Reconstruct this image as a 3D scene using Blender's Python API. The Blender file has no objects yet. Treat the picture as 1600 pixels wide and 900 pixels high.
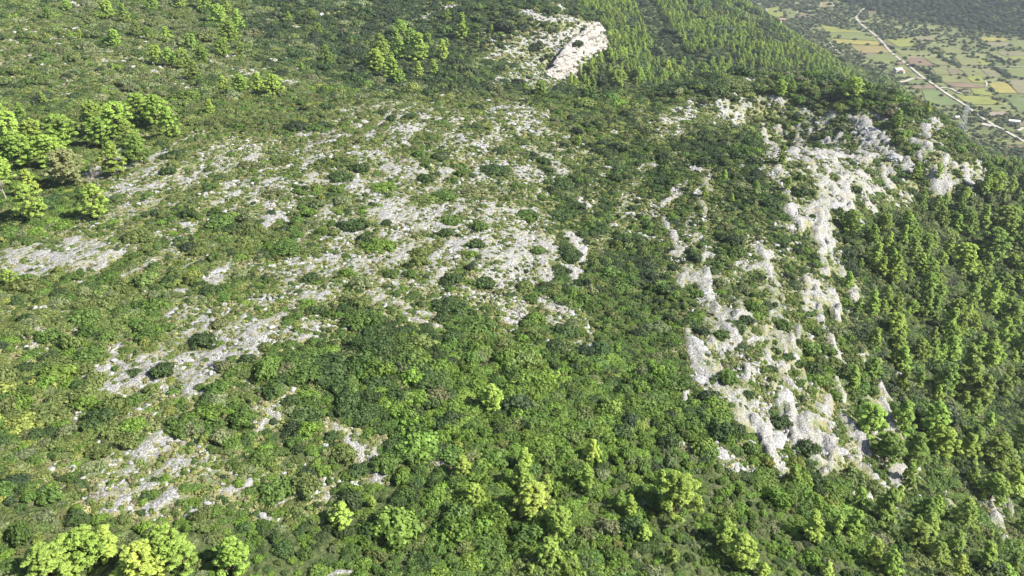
import bpy, math, random
import numpy as np
from math import radians, sin, cos, pi

# ------------------------------------------------------------------ camera, world, sun, exposure
SC = bpy.context.scene
W0, H0, F0 = 1600.0, 900.0, 1230.0
CAMZ = 300.0
PITCH = radians(-28.0)
cam_d = bpy.data.cameras.new("camera")
cam = bpy.data.objects.new("camera", cam_d)
SC.collection.objects.link(cam)
cam.location = (0, 0, CAMZ)
cam.rotation_euler = (radians(90) + PITCH, 0, 0)
cam_d.sensor_width = 36.0
cam_d.lens = 36.0 * F0 / W0
cam_d.clip_start = 1.0
cam_d.clip_end = 20000.0
SC.camera = cam

SUN_ELEV = radians(40)
SUN_DIR = (0.965, -0.26)          # horizontal direction towards the sun
wld = bpy.data.worlds.new("World"); SC.world = wld
wld.use_nodes = True
nt = wld.node_tree
for n in list(nt.nodes): nt.nodes.remove(n)
sky = nt.nodes.new("ShaderNodeTexSky"); sky.sky_type = 'NISHITA'; sky.sun_disc = False
sky.sun_elevation = SUN_ELEV
sky.sun_rotation = math.atan2(SUN_DIR[0], SUN_DIR[1])
sky.air_density = 1.0; sky.dust_density = 1.5; sky.ozone_density = 1.0
bg = nt.nodes.new("ShaderNodeBackground"); bg.inputs[1].default_value = 0.082
wo = nt.nodes.new("ShaderNodeOutputWorld")
nt.links.new(sky.outputs[0], bg.inputs[0]); nt.links.new(bg.outputs[0], wo.inputs[0])
sun_d = bpy.data.lights.new("sun", 'SUN'); sun = bpy.data.objects.new("sun", sun_d)
SC.collection.objects.link(sun)
sun_d.energy = 5.0; sun_d.angle = radians(0.55); sun_d.color = (1.0, 0.955, 0.87)
from mathutils import Vector
dv = Vector((SUN_DIR[0] * cos(SUN_ELEV), SUN_DIR[1] * cos(SUN_ELEV), sin(SUN_ELEV)))
sun.rotation_euler = dv.to_track_quat('Z', 'Y').to_euler()
sun.location = (200, -50, 600)
SC.view_settings.view_transform = 'Standard'
SC.view_settings.look = 'None'
SC.view_settings.exposure = 1.16
SC.view_settings.gamma = 1.0
SC.view_settings.use_curve_mapping = False
SC.cycles.max_bounces = 5; SC.cycles.diffuse_bounces = 2; SC.cycles.glossy_bounces = 1
SC.cycles.transmission_bounces = 2; SC.cycles.volume_bounces = 0; SC.cycles.transparent_max_bounces = 4

rng = np.random.default_rng(7)
random.seed(7)

# ------------------------------------------------------------------ small maths
CP, SP = cos(PITCH), sin(PITCH)
def ray(px, py):
    u = (np.asarray(px, float) - 800) / F0; v = (450 - np.asarray(py, float)) / F0
    return u, CP - SP * v, SP + CP * v
def project(x, y, z):
    dz = z - CAMZ
    d = y * CP + dz * SP
    d = np.where(d > 1e-3, d, 1e-3)
    v = (-y * SP + dz * CP) / d
    return 800 + F0 * x / d, 450 - F0 * v, d

def vnoise(x, y, seed=0):
    x = np.asarray(x, float); y = np.asarray(y, float)
    ix = np.floor(x).astype(np.int64); iy = np.floor(y).astype(np.int64)
    fx = x - ix; fy = y - iy
    fx = fx * fx * (3 - 2 * fx); fy = fy * fy * (3 - 2 * fy)
    def h(a, b):
        n = (a.astype(np.uint64) * np.uint64(374761393) + b.astype(np.uint64) * np.uint64(668265263) + np.uint64(seed * 974711 + 12345)) & np.uint64(0xffffffff)
        n = ((n ^ (n >> np.uint64(13))) * np.uint64(1274126177)) & np.uint64(0xffffffff)
        n = ((n ^ (n >> np.uint64(16))) * np.uint64(2246822519)) & np.uint64(0xffffffff)
        return (n ^ (n >> np.uint64(15))).astype(float) / 4294967295.0
    a = h(ix, iy); b = h(ix + 1, iy); c = h(ix, iy + 1); d = h(ix + 1, iy + 1)
    return (a * (1 - fx) + b * fx) * (1 - fy) + (c * (1 - fx) + d * fx) * fy
def fbm(x, y, wl, octv=4, seed=0, gain=0.5):
    s = 0; a = 1; tot = 0; f = 1.0 / wl
    for k in range(octv):
        s = s + a * (vnoise(x * f + 17.3 * k, y * f - 9.1 * k, seed + k) * 2 - 1); tot += a
        a *= gain; f *= 2.03
    return s / tot
def sstep(a, b, x):
    t = np.clip((x - a) / (b - a), 0, 1); return t * t * (3 - 2 * t)

# ------------------------------------------------------------------ the lie of the land
# control points: (px, py, drop below the camera) or (px, py, distance, 't')
CT = []
def cd(px, py, drop):
    u, y, z = ray(px, py); t = drop / -z; CT.append((float(u * t), float(y * t), -drop))
def ct(px, py, t):
    u, y, z = ray(px, py); CT.append((float(u * t), float(y * t), float(z * t)))
for r in [(0,900,82),(400,900,88),(800,900,94),(1200,900,104),(1600,900,128),
          (0,700,84),(400,700,88),(800,700,94),(1100,700,98),(1250,700,106),(1400,700,125),(1600,700,156),
          (0,500,87),(400,500,88),(700,500,91),(900,500,98),(1040,500,102),(1110,490,98),(1300,500,108),(1420,500,133),(1600,500,172),
          (0,350,90),(400,350,91),(800,350,95),(1000,350,104),(1200,350,101),(1340,350,110),(1480,350,144),(1600,350,182),
          (0,250,92),(300,250,90),(600,250,92),(850,250,98),(1020,250,106),(1200,240,102),(1300,250,104),(1480,260,124)]:
    cd(*r)
for r in [(620,152,386),(900,152,413),(1100,134,450),(1250,118,471),(1380,141,454),(1460,180,430),(1530,240,409),(1600,300,560),(1600,262,700),
          (480,150,372),(400,118,431),(200,190,330),(0,150,360),(0,60,460),(0,0,540),(200,80,450),(200,0,600),(350,100,460),(400,0,650),(450,60,560),
          (620,130,480),(620,60,590),(620,0,720),(700,60,595),(760,132,500),
          (830,0,790),(840,60,610),(905,66,612),(938,40,645),(868,120,575),
          (948,80,655),(915,100,625),(890,135,590),(1000,110,700),(1100,100,770),(960,60,790),(1080,50,910),(1000,0,1060),(1150,0,1130),(1200,55,1010),(1262,97,850)]:
    ct(*r)
for x, y, z in [(0,0,-86),(-100,0,-78),(100,0,-100),(250,0,-165),(400,110,-260),(600,200,-300),(-300,150,-80),(-500,300,-78),(-600,600,-62),(-450,900,-72),
                (-100,1100,-100),(-300,1500,-100),(-900,900,-60),(600,500,-285),(700,800,-290),(600,1200,-290),(900,1500,-300),(200,1500,-190),(500,1800,-285),
                (1000,2500,-300),(0,2500,-260),(-1500,0,-90),(-1500,2500,-150),(0,-300,-130),(-400,-300,-110),(400,-300,-250),(1200,-300,-300),(1500,800,-300),
                (2500,2500,-260),(0,4500,-150),(2500,4500,-120),(-3000,3000,-100),(3500,0,-260),
                (760,1210,-275),(760,1350,-275),(620,1380,-275),(600,1620,-275),(720,1500,-275),(700,1650,-275),(560,1120,-272),(640,1080,-275),(500,820,-270),(560,760,-275),(480,1180,-262),(500,1300,-268),
                (150,420,-135),(40,450,-128),(-40,430,-117),(330,430,-160),(300,560,-200)]:
    CT.append((x, y, z))
CT = np.array(CT, float)
# the high ground behind the valley, top right
HILL = [(1430,50,1430),(1500,30,1520),(1560,0,1560),(1600,50,1450),(1380,0,1750),(1450,0,1640)]
KS = 300.0
def _U(r2): return 0.5 * r2 * np.log(r2 + 1e-9)
def tps_fit(P, reg=2e-3):
    X = P[:, :2] / KS; n = len(P)
    d2 = ((X[:, None] - X[None]) ** 2).sum(-1)
    K = _U(d2) + np.eye(n) * reg
    Q = np.hstack([np.ones((n, 1)), X])
    A = np.block([[K, Q], [Q.T, np.zeros((3, 3))]])
    return X, np.linalg.solve(A, np.concatenate([P[:, 2], np.zeros(3)]))
TX, TW = tps_fit(CT)
def tps(x, y):
    x = np.ravel(x) / KS; y = np.ravel(y) / KS
    out = np.empty(len(x))
    for i in range(0, len(x), 60000):
        xs, ys = x[i:i+60000], y[i:i+60000]
        d2 = (xs[:, None] - TX[None, :, 0]) ** 2 + (ys[:, None] - TX[None, :, 1]) ** 2
        out[i:i+60000] = _U(d2) @ TW[:-3] + TW[-3] + TW[-2] * xs + TW[-1] * ys
    return out
FLOOR = -260.0
# cliff step: the ground drops on the right of this line
CLIFF_PX = [(862,134,568),(868,122,575),(876,98,590),(903,68,610),(926,44,636),(944,36,650)]
def Z(x, y):
    x = np.asarray(x, float); y = np.asarray(y, float); sh = x.shape
    z = tps(x, y).reshape(sh)
    k = 9.0
    q = (z - FLOOR) / k
    z = FLOOR + k * np.where(q > 20, q, np.log1p(np.exp(np.minimum(q, 20))))
    hill = 0
    for hx, hy, hh, hr in HILLS:
        r2 = ((x - hx) ** 2 + (y - hy) ** 2) / hr ** 2
        hill = hill + hh * np.exp(-r2)
    z = z + hill
    up = sstep(4, 25, z - FLOOR)
    z = z + up * (2.5 * fbm(x, y, 46, 3, 3) + 0.8 * fbm(x * .97 - y * .25, (x * .25 + y * .97) * .3, 11, 2, 11))
    return z + CAMZ
HILLS = [(1150,1750,75,300),(1300,1430,50,260),(1350,2150,80,330)]

def cast(px, py):
    px = np.atleast_1d(np.asarray(px, float)); py = np.atleast_1d(np.asarray(py, float))
    u, dy, dz = ray(px, py)
    ts = np.geomspace(60, 3200, 700)
    X = u[:, None] * ts; Y = dy[:, None] * ts; ZR = CAMZ + dz[:, None] * ts
    G = Z(X, Y)
    below = ZR < G
    i = np.where(below.any(1), below.argmax(1), len(ts) - 1); i = np.maximum(i, 1)
    r = np.arange(len(px))
    a = (ZR - G)[r, i - 1]; b = (ZR - G)[r, i]
    w = np.clip(a / (a - b + 1e-9), 0, 1)
    t = ts[i - 1] * (1 - w) + ts[i] * w
    x = u * t; y = dy * t
    return x, y, Z(x, y), t

# ------------------------------------------------------------------ where the pale rock shows (strokes: polyline, width, strength)
S = []
def s(w, k, *pts):
    if w >= 40: k += .045
    S.append((w, k, [(pts[i], pts[i+1]) for i in range(0, len(pts), 2)]))
# upper left hillside
s(9,.8,82,0,124,11); s(5,.8,125,42,145,50); s(5,.6,10,62,38,68); s(5,.6,40,50,66,56); s(7,.6,155,80,235,103)
s(5,.6,75,148,115,150); s(7,.6,185,140,215,160); s(7,.5,265,130,320,145); s(5,.8,350,90,375,88); s(7,.8,328,96,362,106); s(6,.8,360,110,412,112)
s(4,.8,425,95,445,92); s(7,.9,438,126,455,131,490,133); s(3,.6,500,25,530,22); s(6,.7,660,30,680,22); s(5,.6,690,15,720,12); s(4,.5,630,6,660,12)
s(7,.7,740,100,785,85); s(12,.85,775,132,800,116); s(5,.5,535,60,570,50); s(4,.7,458,45,467,42); s(12,.9,800,125,860,135)
s(9,.85,818,20,835,22); s(9,.8,838,28,895,30); s(5,.7,870,10,880,15); s(8,.8,835,62,850,54); s(8,.7,808,88,818,84); s(12,.8,860,58,905,50); s(16,.85,870,70,900,62)
s(12,.8,850,115,875,100); s(20,.55,830,100,860,80); s(9,.8,905,38,940,38); s(7,.7,880,35,900,26)
s(5,.7,962,78,968,84); s(7,.7,980,100,990,108); s(6,.6,1045,0,1065,6,1105,20)
# ridge plateau behind
s(9,.95,620,163,600,185,577,215); s(9,.95,668,180,650,200,634,222); s(5,.7,636,162,612,168); s(6,.6,705,165,715,190); s(7,.8,760,172,775,196)
s(8,.8,790,160,800,192); s(8,.8,780,200,762,215); s(8,.8,718,215,750,224); s(9,.65,470,210,520,205); s(18,.8,805,170,850,212)
s(10,.9,1035,190,1062,188,1085,178); s(9,.9,1120,160,1132,182); s(8,.8,1150,150,1172,165); s(6,.7,1165,165,1160,185); s(4,.6,990,165,996,167); s(4,.6,955,205,958,208)
s(8,.8,1205,152,1225,158); s(26,.5,1235,172,1300,200); s(24,.55,1200,215,1290,186); s(9,.85,1325,180,1345,190); s(18,.95,1345,188,1380,226); s(8,.8,1370,182,1390,186)
s(5,.8,1455,180,1457,200); s(4,.8,1465,188,1468,194); s(6,.6,1400,172,1412,178)
# left, mid height
s(9,.9,172,302,240,290,300,268,350,244); s(16,.55,170,288,250,270); s(11,.6,300,235,342,240); s(20,.6,255,268,400,236); s(12,.75,350,320,400,275)
s(6,.8,258,362,320,345,372,324); s(24,.85,0,402,80,404,155,416); s(10,.85,40,430,150,412); s(7,.8,175,430,190,436); s(10,.95,318,440,340,425,365,410)
s(5,.5,200,405,220,411); s(9,.45,310,400,360,395); s(10,.6,190,300,330,310)
# centre
s(14,.7,400,290,440,280); s(13,.7,400,270,520,240); s(15,.8,560,235,622,252); s(13,.8,545,275,582,296); s(8,.8,500,285,535,286); s(12,.8,620,275,662,268)
s(8,.8,690,265,706,270); s(20,.9,612,378,650,350,682,328,722,320); s(9,.8,720,315,762,320); s(17,.85,700,388,800,366); s(17,.85,760,400,832,372)
s(11,.7,450,330,520,336); s(13,.8,415,352,462,320); s(12,.95,452,410,500,400); s(12,.8,520,395,542,422); s(9,.7,660,395,682,412); s(12,.7,600,400,642,440)
s(18,.9,800,265,842,276); s(12,.8,852,244,890,270); s(5,.7,873,232,880,234); s(7,.9,905,310,928,340); s(4,.8,998,264,1010,267)
s(6,.75,1018,260,1038,263); s(7,.8,1050,300,1072,284); s(8,.85,1010,332,1065,300); s(7,.9,1015,315,1022,336); s(5,.7,1075,260,1095,266); s(7,.65,1092,298,1102,330)
s(9,.9,1038,345,1050,365,1060,386); s(5,.7,1086,366,1094,374); s(14,.65,1050,400,1072,430); s(11,.9,880,366,900,378,914,400,912,420); s(18,.85,800,335,842,352)
s(13,.8,800,376,838,360); s(20,.85,800,406,872,400); s(12,.85,868,395,902,432); s(24,.9,790,440,852,432); s(9,.8,1095,400,1112,452); s(4,.6,1016,430,1024,434)
s(4,.6,1184,266,1190,264)
# right crest
s(18,.85,1262,250,1316,236); s(16,.8,1300,250,1310,292); s(16,.95,1380,230,1416,262); s(9,.8,1430,240,1440,252); s(8,.8,1320,240,1340,265); s(9,.8,1345,275,1355,302)
s(11,.9,1380,275,1392,296); s(9,.85,1360,302,1386,295); s(8,.8,1408,303,1422,314); s(8,.85,1475,250,1490,262); s(9,.95,1505,262,1516,302); s(7,.8,1470,302,1492,284)
s(4,.7,1503,233,1508,238); s(5,.7,1524,253,1532,257); s(18,.95,1268,332,1300,312,1332,326); s(12,.95,1285,340,1286,392); s(6,.95,1340,333,1344,357); s(13,.8,1225,325,1252,342)
s(8,.8,1350,308,1366,332); s(5,.7,1395,320,1405,327); s(18,.5,1240,386,1300,376); s(22,.5,1232,400,1300,440); s(8,.85,1300,378,1310,412); s(4,.8,1432,446,1446,440)
s(30,.35,1230,230,1260,330); s(8,.8,1375,262,1400,275); s(12,.6,1215,350,1300,360); s(14,.5,1205,420,1230,460)
# left, lower
s(8,.75,255,460,300,455); s(9,.6,268,472,330,470,400,500); s(7,.95,280,456,308,457); s(13,.85,350,532,402,510); s(9,.65,170,540,240,536); s(8,.9,180,558,196,577)
s(20,.9,290,562,400,546); s(20,.7,300,590,402,602); s(11,.65,220,590,290,602); s(5,.5,195,605,240,616); s(4,.8,322,470,332,490)
s(10,.6,400,470,500,455); s(15,.7,560,460,642,472); s(8,.75,640,480,682,492); s(22,.85,400,532,485,514); s(15,.8,430,545,405,568); s(13,.75,400,590,442,602)
s(9,.6,590,490,622,500); s(6,.75,650,500,692,512); s(5,.8,620,560,642,563); s(10,.65,490,660,562,677); s(22,.92,765,450,802,492); s(15,.9,800,450,812,492)
s(13,.92,850,470,892,492); s(11,.97,914,500,921,522); s(7,.7,860,500,866,505); s(8,.75,905,535,932,546); s(4,.6,810,582,882,556)
# the rocky flank
s(18,.95,1103,440,1108,470,1115,512); s(15,.95,1080,522,1095,565); s(5,.7,1045,545,1062,552); s(17,.85,1120,530,1152,560); s(10,.8,1140,540,1200,532)
s(18,.95,1085,580,1122,602); s(7,.85,1070,608,1068,632); s(15,.75,1140,610,1166,650); s(16,.75,1150,570,1200,640); s(18,.88,1166,640,1202,678); s(11,.75,1155,490,1200,512)
s(4,.9,930,600,940,606); s(13,.6,1200,450,1262,470); s(18,.85,1205,548,1242,602); s(13,.75,1250,580,1282,602); s(9,.8,1290,560,1322,572); s(11,.85,1280,500,1312,562)
s(11,.92,1295,460,1306,478,1310,502); s(26,.9,1200,600,1226,640,1246,690); s(13,.9,1300,600,1328,642); s(9,.7,1265,620,1286,642); s(7,.85,1370,590,1386,617); s(13,.92,1320,655,1346,678)
s(14,.6,1175,560,1260,575); s(12,.6,1210,510,1270,530); s(12,.6,1170,590,1180,620); s(5,.7,1310,530,1330,560)
# bottom
s(5,.7,165,696,185,690); s(9,.75,176,722,186,722); s(11,.85,240,702,312,690); s(8,.92,265,727,285,710); s(9,.92,235,770,268,745); s(7,.85,155,802,190,795)
s(10,.97,226,796,242,790); s(9,.85,350,767,392,758); s(5,.7,195,762,205,758); s(20,.9,550,690,575,715,592,748); s(12,.85,665,731,692,725); s(12,.92,450,772,512,780)
s(10,.85,408,791,442,785); s(7,.8,400,806,437,816); s(5,.85,505,900,552,894); s(5,.6,490,677,530,679); s(7,.85,1060,697,1080,706); s(16,.97,1105,695,1125,710,1142,736)
s(9,.85,1140,731,1172,736); s(4,.7,1188,755,1194,757); s(22,.95,1200,672,1208,700,1216,734); s(6,.8,1240,700,1246,722); s(15,.9,1290,695,1332,716); s(8,.8,1320,680,1350,690)
s(7,.85,1288,746,1300,734); s(9,.95,1350,733,1382,763); s(13,.92,1338,768,1362,782); s(7,.7,1470,795,1522,796); s(6,.8,1578,800,1570,785); s(7,.5,1550,852,1600,830)
s(4,.8,1583,868,1590,870); s(3,.8,1416,817,1424,820); s(6,.5,60,760,75,770); s(6,.6,610,640,630,646)
# broad, thin openings: polygon (as a wide stroke), weak
s(80,.40,420,300,560,420); s(90,.46,600,280,640,450); s(90,.46,720,240,780,440); s(60,.36,300,520,480,480); s(60,.36,760,480,880,520); s(50,.34,230,250,460,240)
s(70,.46,1180,480,1280,680); s(60,.44,1250,230,1280,420); s(60,.40,1330,200,1420,300); s(40,.36,560,180,800,190); s(60,.33,180,560,380,600); s(40,.4,780,60,880,110)
s(30,.3,500,680,580,730); s(30,.3,60,420,200,420); s(60,.22,860,230,1060,400); s(40,.35,1030,200,1210,160)
# broad zones of stony, half open ground: centre, radii, strength, tilt
ZONES = [(620,330,300,150,.62),(300,280,230,80,.60),(400,480,250,100,.60),(120,410,170,50,.58),(760,200,170,60,.55),(600,190,140,50,.55),(800,430,130,90,.6),(250,570,180,75,.62),
         (1180,560,120,130,.72),(1270,640,100,90,.68),(1240,430,110,90,.66),(1280,280,130,95,.66),(1380,240,120,75,.62),(1480,270,70,50,.55),(1120,180,130,35,.42),(1090,460,60,120,.62),(1040,310,120,90,.34),
         (850,80,90,55,.66),(560,715,70,50,.5),(450,770,120,60,.52),(240,740,150,80,.56),(1310,720,80,45,.6),(1130,715,50,30,.5),(370,640,90,60,.45),(90,740,80,60,.36),(110,90,240,80,.34),(420,125,90,22,.42),(1500,800,110,60,.42),(1390,600,50,70,.4),(60,620,60,40,.3),(220,480,420,330,.30),(700,600,160,60,.2),(1395,690,75,130,.46),(1345,520,50,110,.42),(940,350,120,110,.28),(1200,130,110,20,.3)]
def zone(px, py):
    zv = np.zeros(px.shape)
    for cx, cy, rx, ry, k in ZONES:
        zv = np.maximum(zv, k * (1 - sstep(.45, 1.25, np.hypot((px - cx) / rx, (py - cy) / ry))))
    return zv
def strata(x, y):
    c = .97 * x - .24 * y; l = .24 * x + .97 * y
    return fbm(c, l * .19 + 40, 5.0, 3, 65) * .75 + fbm(x, y, 9, 3, 66) * .55 + fbm(x, y, 2.6, 2, 67) * .3
def thread(x, y, px, py):
    c = .97 * x - .24 * y; l = .24 * x + .97 * y
    t = 1 - 2.6 * np.abs(fbm(c + 200, l * .22, 4.4, 3, 68, .6))
    return .76 + .42 * np.clip(t, 0, 1)
def bare(px, py, x, y):
    """how open the ground is, 0..1"""
    wx = px + 7 * fbm(x, y, 16, 3, 21); wy = py + 5 * fbm(x, y, 16, 3, 22)
    M = np.zeros(px.shape); M2 = np.zeros(px.shape)
    for w, k, pts in S:
        x0 = min(p[0] for p in pts) - 2 * w; x1 = max(p[0] for p in pts) + 2 * w
        y0 = min(p[1] for p in pts) - 2 * w; y1 = max(p[1] for p in pts) + 2 * w
        idx = np.nonzero((wx > x0) & (wx < x1) & (wy > y0) & (wy < y1))[0]
        if not len(idx): continue
        ax = wx[idx]; ay = wy[idx]; d = np.full(len(idx), 1e9)
        if len(pts) == 1: pts = pts * 2
        for (a, b), (c, e) in zip(pts[:-1], pts[1:]):
            L = (c - a) ** 2 + (e - b) ** 2 + 1e-6
            q = np.clip(((ax - a) * (c - a) + (ay - b) * (e - b)) / L, 0, 1)
            d = np.minimum(d, np.hypot(ax - a - q * (c - a), (ay - b - q * (e - b)) * 1.25))
        M[idx] = np.maximum(M[idx], k * (1 - sstep(0.45 * w, 1.15 * w, d)))
        if w <= 11 and k >= .8: M2[idx] = np.maximum(M2[idx], (1 - sstep(0.3 * w, .75 * w, d)))
    fl_ = sstep(1030, 1110, px) * sstep(380, 480, py); M = M * (1 - .20 * fl_)
    br = fbm(x, y, 5.5, 3, 61); br2 = fbm(x, y, 2.4, 2, 62)
    M2 = np.clip(M2 * (1.0 + .7 * br + .5 * br2), 0, .95)
    return np.maximum(M2, np.clip(M * (1.10 + (.45 + 1.2 * (1 - M)) * (.50 * br + .35 * br2 + .5 * strata(x, y))) - .10 * (br < -.25), 0, 1).clip(np.clip(zone(wx, wy) * (.84 + .10 * (px < 860) + 2.0 * strata(x, y)), 0, .9), 1) * thread(x, y, px, py))
def inpoly(px, py, poly):
    c = np.zeros(px.shape, bool); n = len(poly)
    for i in range(n):
        x1, y1 = poly[i]; x2, y2 = poly[(i + 1) % n]
        cond = ((y1 > py) != (y2 > py)) & (px < (x2 - x1) * (py - y1) / (y2 - y1 + 1e-9) + x1)
        c ^= cond
    return c

# ------------------------------------------------------------------ object helpers
def link(o): SC.collection.objects.link(o); return o
def mesh_obj(name, V, Fc, mat, parent=None, do_link=True, smooth=False):
    me = bpy.data.meshes.new(name)
    me.from_pydata([tuple(v) for v in V] if not isinstance(V, list) else V, [], Fc if isinstance(Fc, list) else Fc.tolist())
    me.materials.append(mat)
    if smooth: me.shade_smooth()
    o = bpy.data.objects.new(name, me)
    if do_link: link(o)
    if parent is not None: o.parent = parent
    return o
def tag(o, label=None, cat=None, group=None, kind=None):
    if label: o["label"] = label
    if cat: o["category"] = cat
    if group: o["group"] = group
    if kind: o["kind"] = kind
    return o
def empty(name, loc, rz=0.0):
    o = bpy.data.objects.new(name, None); link(o); o.location = loc; o.rotation_euler = (0, 0, rz); o.empty_display_size = 0.5
    return o
def np_mesh(name, V, Q, mat, smooth=False):
    """fast quad mesh from arrays"""
    me = bpy.data.meshes.new(name)
    V = np.asarray(V, np.float32); Q = np.asarray(Q, np.int32); k = Q.shape[1]
    me.vertices.add(len(V)); me.vertices.foreach_set("co", V.ravel())
    me.loops.add(Q.size); me.loops.foreach_set("vertex_index", Q.ravel())
    me.polygons.add(len(Q)); me.polygons.foreach_set("loop_start", np.arange(0, Q.size, k, dtype=np.int32))
    try: me.polygons.foreach_set("loop_total", np.full(len(Q), k, np.int32))
    except Exception: pass
    me.update(calc_edges=True); me.validate()
    me.materials.append(mat)
    me.polygons.foreach_set("use_smooth", np.full(len(Q), smooth))
    return me

# ------------------------------------------------------------------ materials
def new_mat(name):
    m = bpy.data.materials.new(name); m.use_nodes = True
    for n in list(m.node_tree.nodes): m.node_tree.nodes.remove(n)
    return m, m.node_tree.nodes, m.node_tree.links
def leaf_mat(name, transl=0.3, spread=0.55, rough=0.6):
    m, N, L = new_mat(name)
    out = N.new("ShaderNodeOutputMaterial")
    at = N.new("ShaderNodeAttribute"); at.attribute_type = 'INSTANCER'; at.attribute_name = "tint"
    lv = N.new("ShaderNodeAttribute"); lv.attribute_type = 'GEOMETRY'; lv.attribute_name = "leafvar"
    mr = N.new("ShaderNodeMapRange"); mr.inputs[3].default_value = 1 - spread; mr.inputs[4].default_value = 1 + spread
    L.new(lv.outputs["Fac"], mr.inputs[0])
    mx = N.new("ShaderNodeVectorMath"); mx.operation = 'SCALE'
    L.new(at.outputs["Color"], mx.inputs[0]); L.new(mr.outputs[0], mx.inputs["Scale"])
    pb = N.new("ShaderNodeBsdfPrincipled"); pb.inputs["Roughness"].default_value = rough
    pb.inputs["Specular IOR Level"].default_value = 0.25
    L.new(mx.outputs[0], pb.inputs["Base Color"])
    tr = N.new("ShaderNodeBsdfTranslucent")
    hs = N.new("ShaderNodeMix"); hs.data_type = 'RGBA'; hs.blend_type = 'MULTIPLY'; hs.inputs[0].default_value = 1
    hs.inputs[7].default_value = (1.25, 1.25, 0.55, 1)
    L.new(mx.outputs[0], hs.inputs[6]); L.new(hs.outputs[2], tr.inputs[0])
    mix = N.new("ShaderNodeMixShader"); mix.inputs[0].default_value = transl
    L.new(pb.outputs[0], mix.inputs[1]); L.new(tr.outputs[0], mix.inputs[2]); L.new(mix.outputs[0], out.inputs[0])
    return m
M_LEAF = leaf_mat("scrub_leaves", 0.22)
M_PINE = leaf_mat("pine_needles", 0.36, 0.4)
def plain_mat(name, col, rough=0.85, noise=0.0, scale=5.0, bump=0.0, metallic=0.0, col2=None):
    m, N, L = new_mat(name)
    out = N.new("ShaderNodeOutputMaterial"); pb = N.new("ShaderNodeBsdfPrincipled")
    pb.inputs["Roughness"].default_value = rough; pb.inputs["Metallic"].default_value = metallic
    pb.inputs["Base Color"].default_value = (*col, 1); pb.inputs["Specular IOR Level"].default_value = 0.3
    L.new(pb.outputs[0], out.inputs[0])
    if noise or col2:
        g = N.new("ShaderNodeNewGeometry"); nz = N.new("ShaderNodeTexNoise"); nz.inputs["Scale"].default_value = scale
        nz.inputs["Detail"].default_value = 6; nz.inputs["Roughness"].default_value = 0.65
        L.new(g.outputs["Position"], nz.inputs["Vector"])
        rp = N.new("ShaderNodeMapRange"); rp.inputs[1].default_value = 0.35; rp.inputs[2].default_value = 0.65
        L.new(nz.outputs[0], rp.inputs[0])
        mx = N.new("ShaderNodeMix"); mx.data_type = 'RGBA'
        c2 = col2 or tuple(c * (1 - noise) for c in col)
        mx.inputs[6].default_value = (*col, 1); mx.inputs[7].default_value = (*c2, 1)
        L.new(rp.outputs[0], mx.inputs[0]); L.new(mx.outputs[2], pb.inputs["Base Color"])
        if bump:
            bp = N.new("ShaderNodeBump"); bp.inputs["Strength"].default_value = 1.0; bp.inputs["Distance"].default_value = bump
            L.new(nz.outputs[0], bp.inputs["Height"]); L.new(bp.outputs[0], pb.inputs["Normal"])
    return m
M_ROCK = plain_mat("limestone", (0.44, 0.44, 0.43), 0.9, 0.55, 1.3, 0.5)
M_CLIFF = plain_mat("cliff_limestone", (0.52, 0.49, 0.44), 0.9, 0.5, 0.45, 2.2)
M_BARK = plain_mat("pine_bark", (0.13, 0.09, 0.065), 0.9, 0.4, 6)
M_DEAD = plain_mat("dead_wood", (0.34, 0.30, 0.27), 0.9, 0.3, 4)
M_TWIG = plain_mat("bush_stem", (0.10, 0.08, 0.06), 0.9, 0.3, 6)

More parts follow.
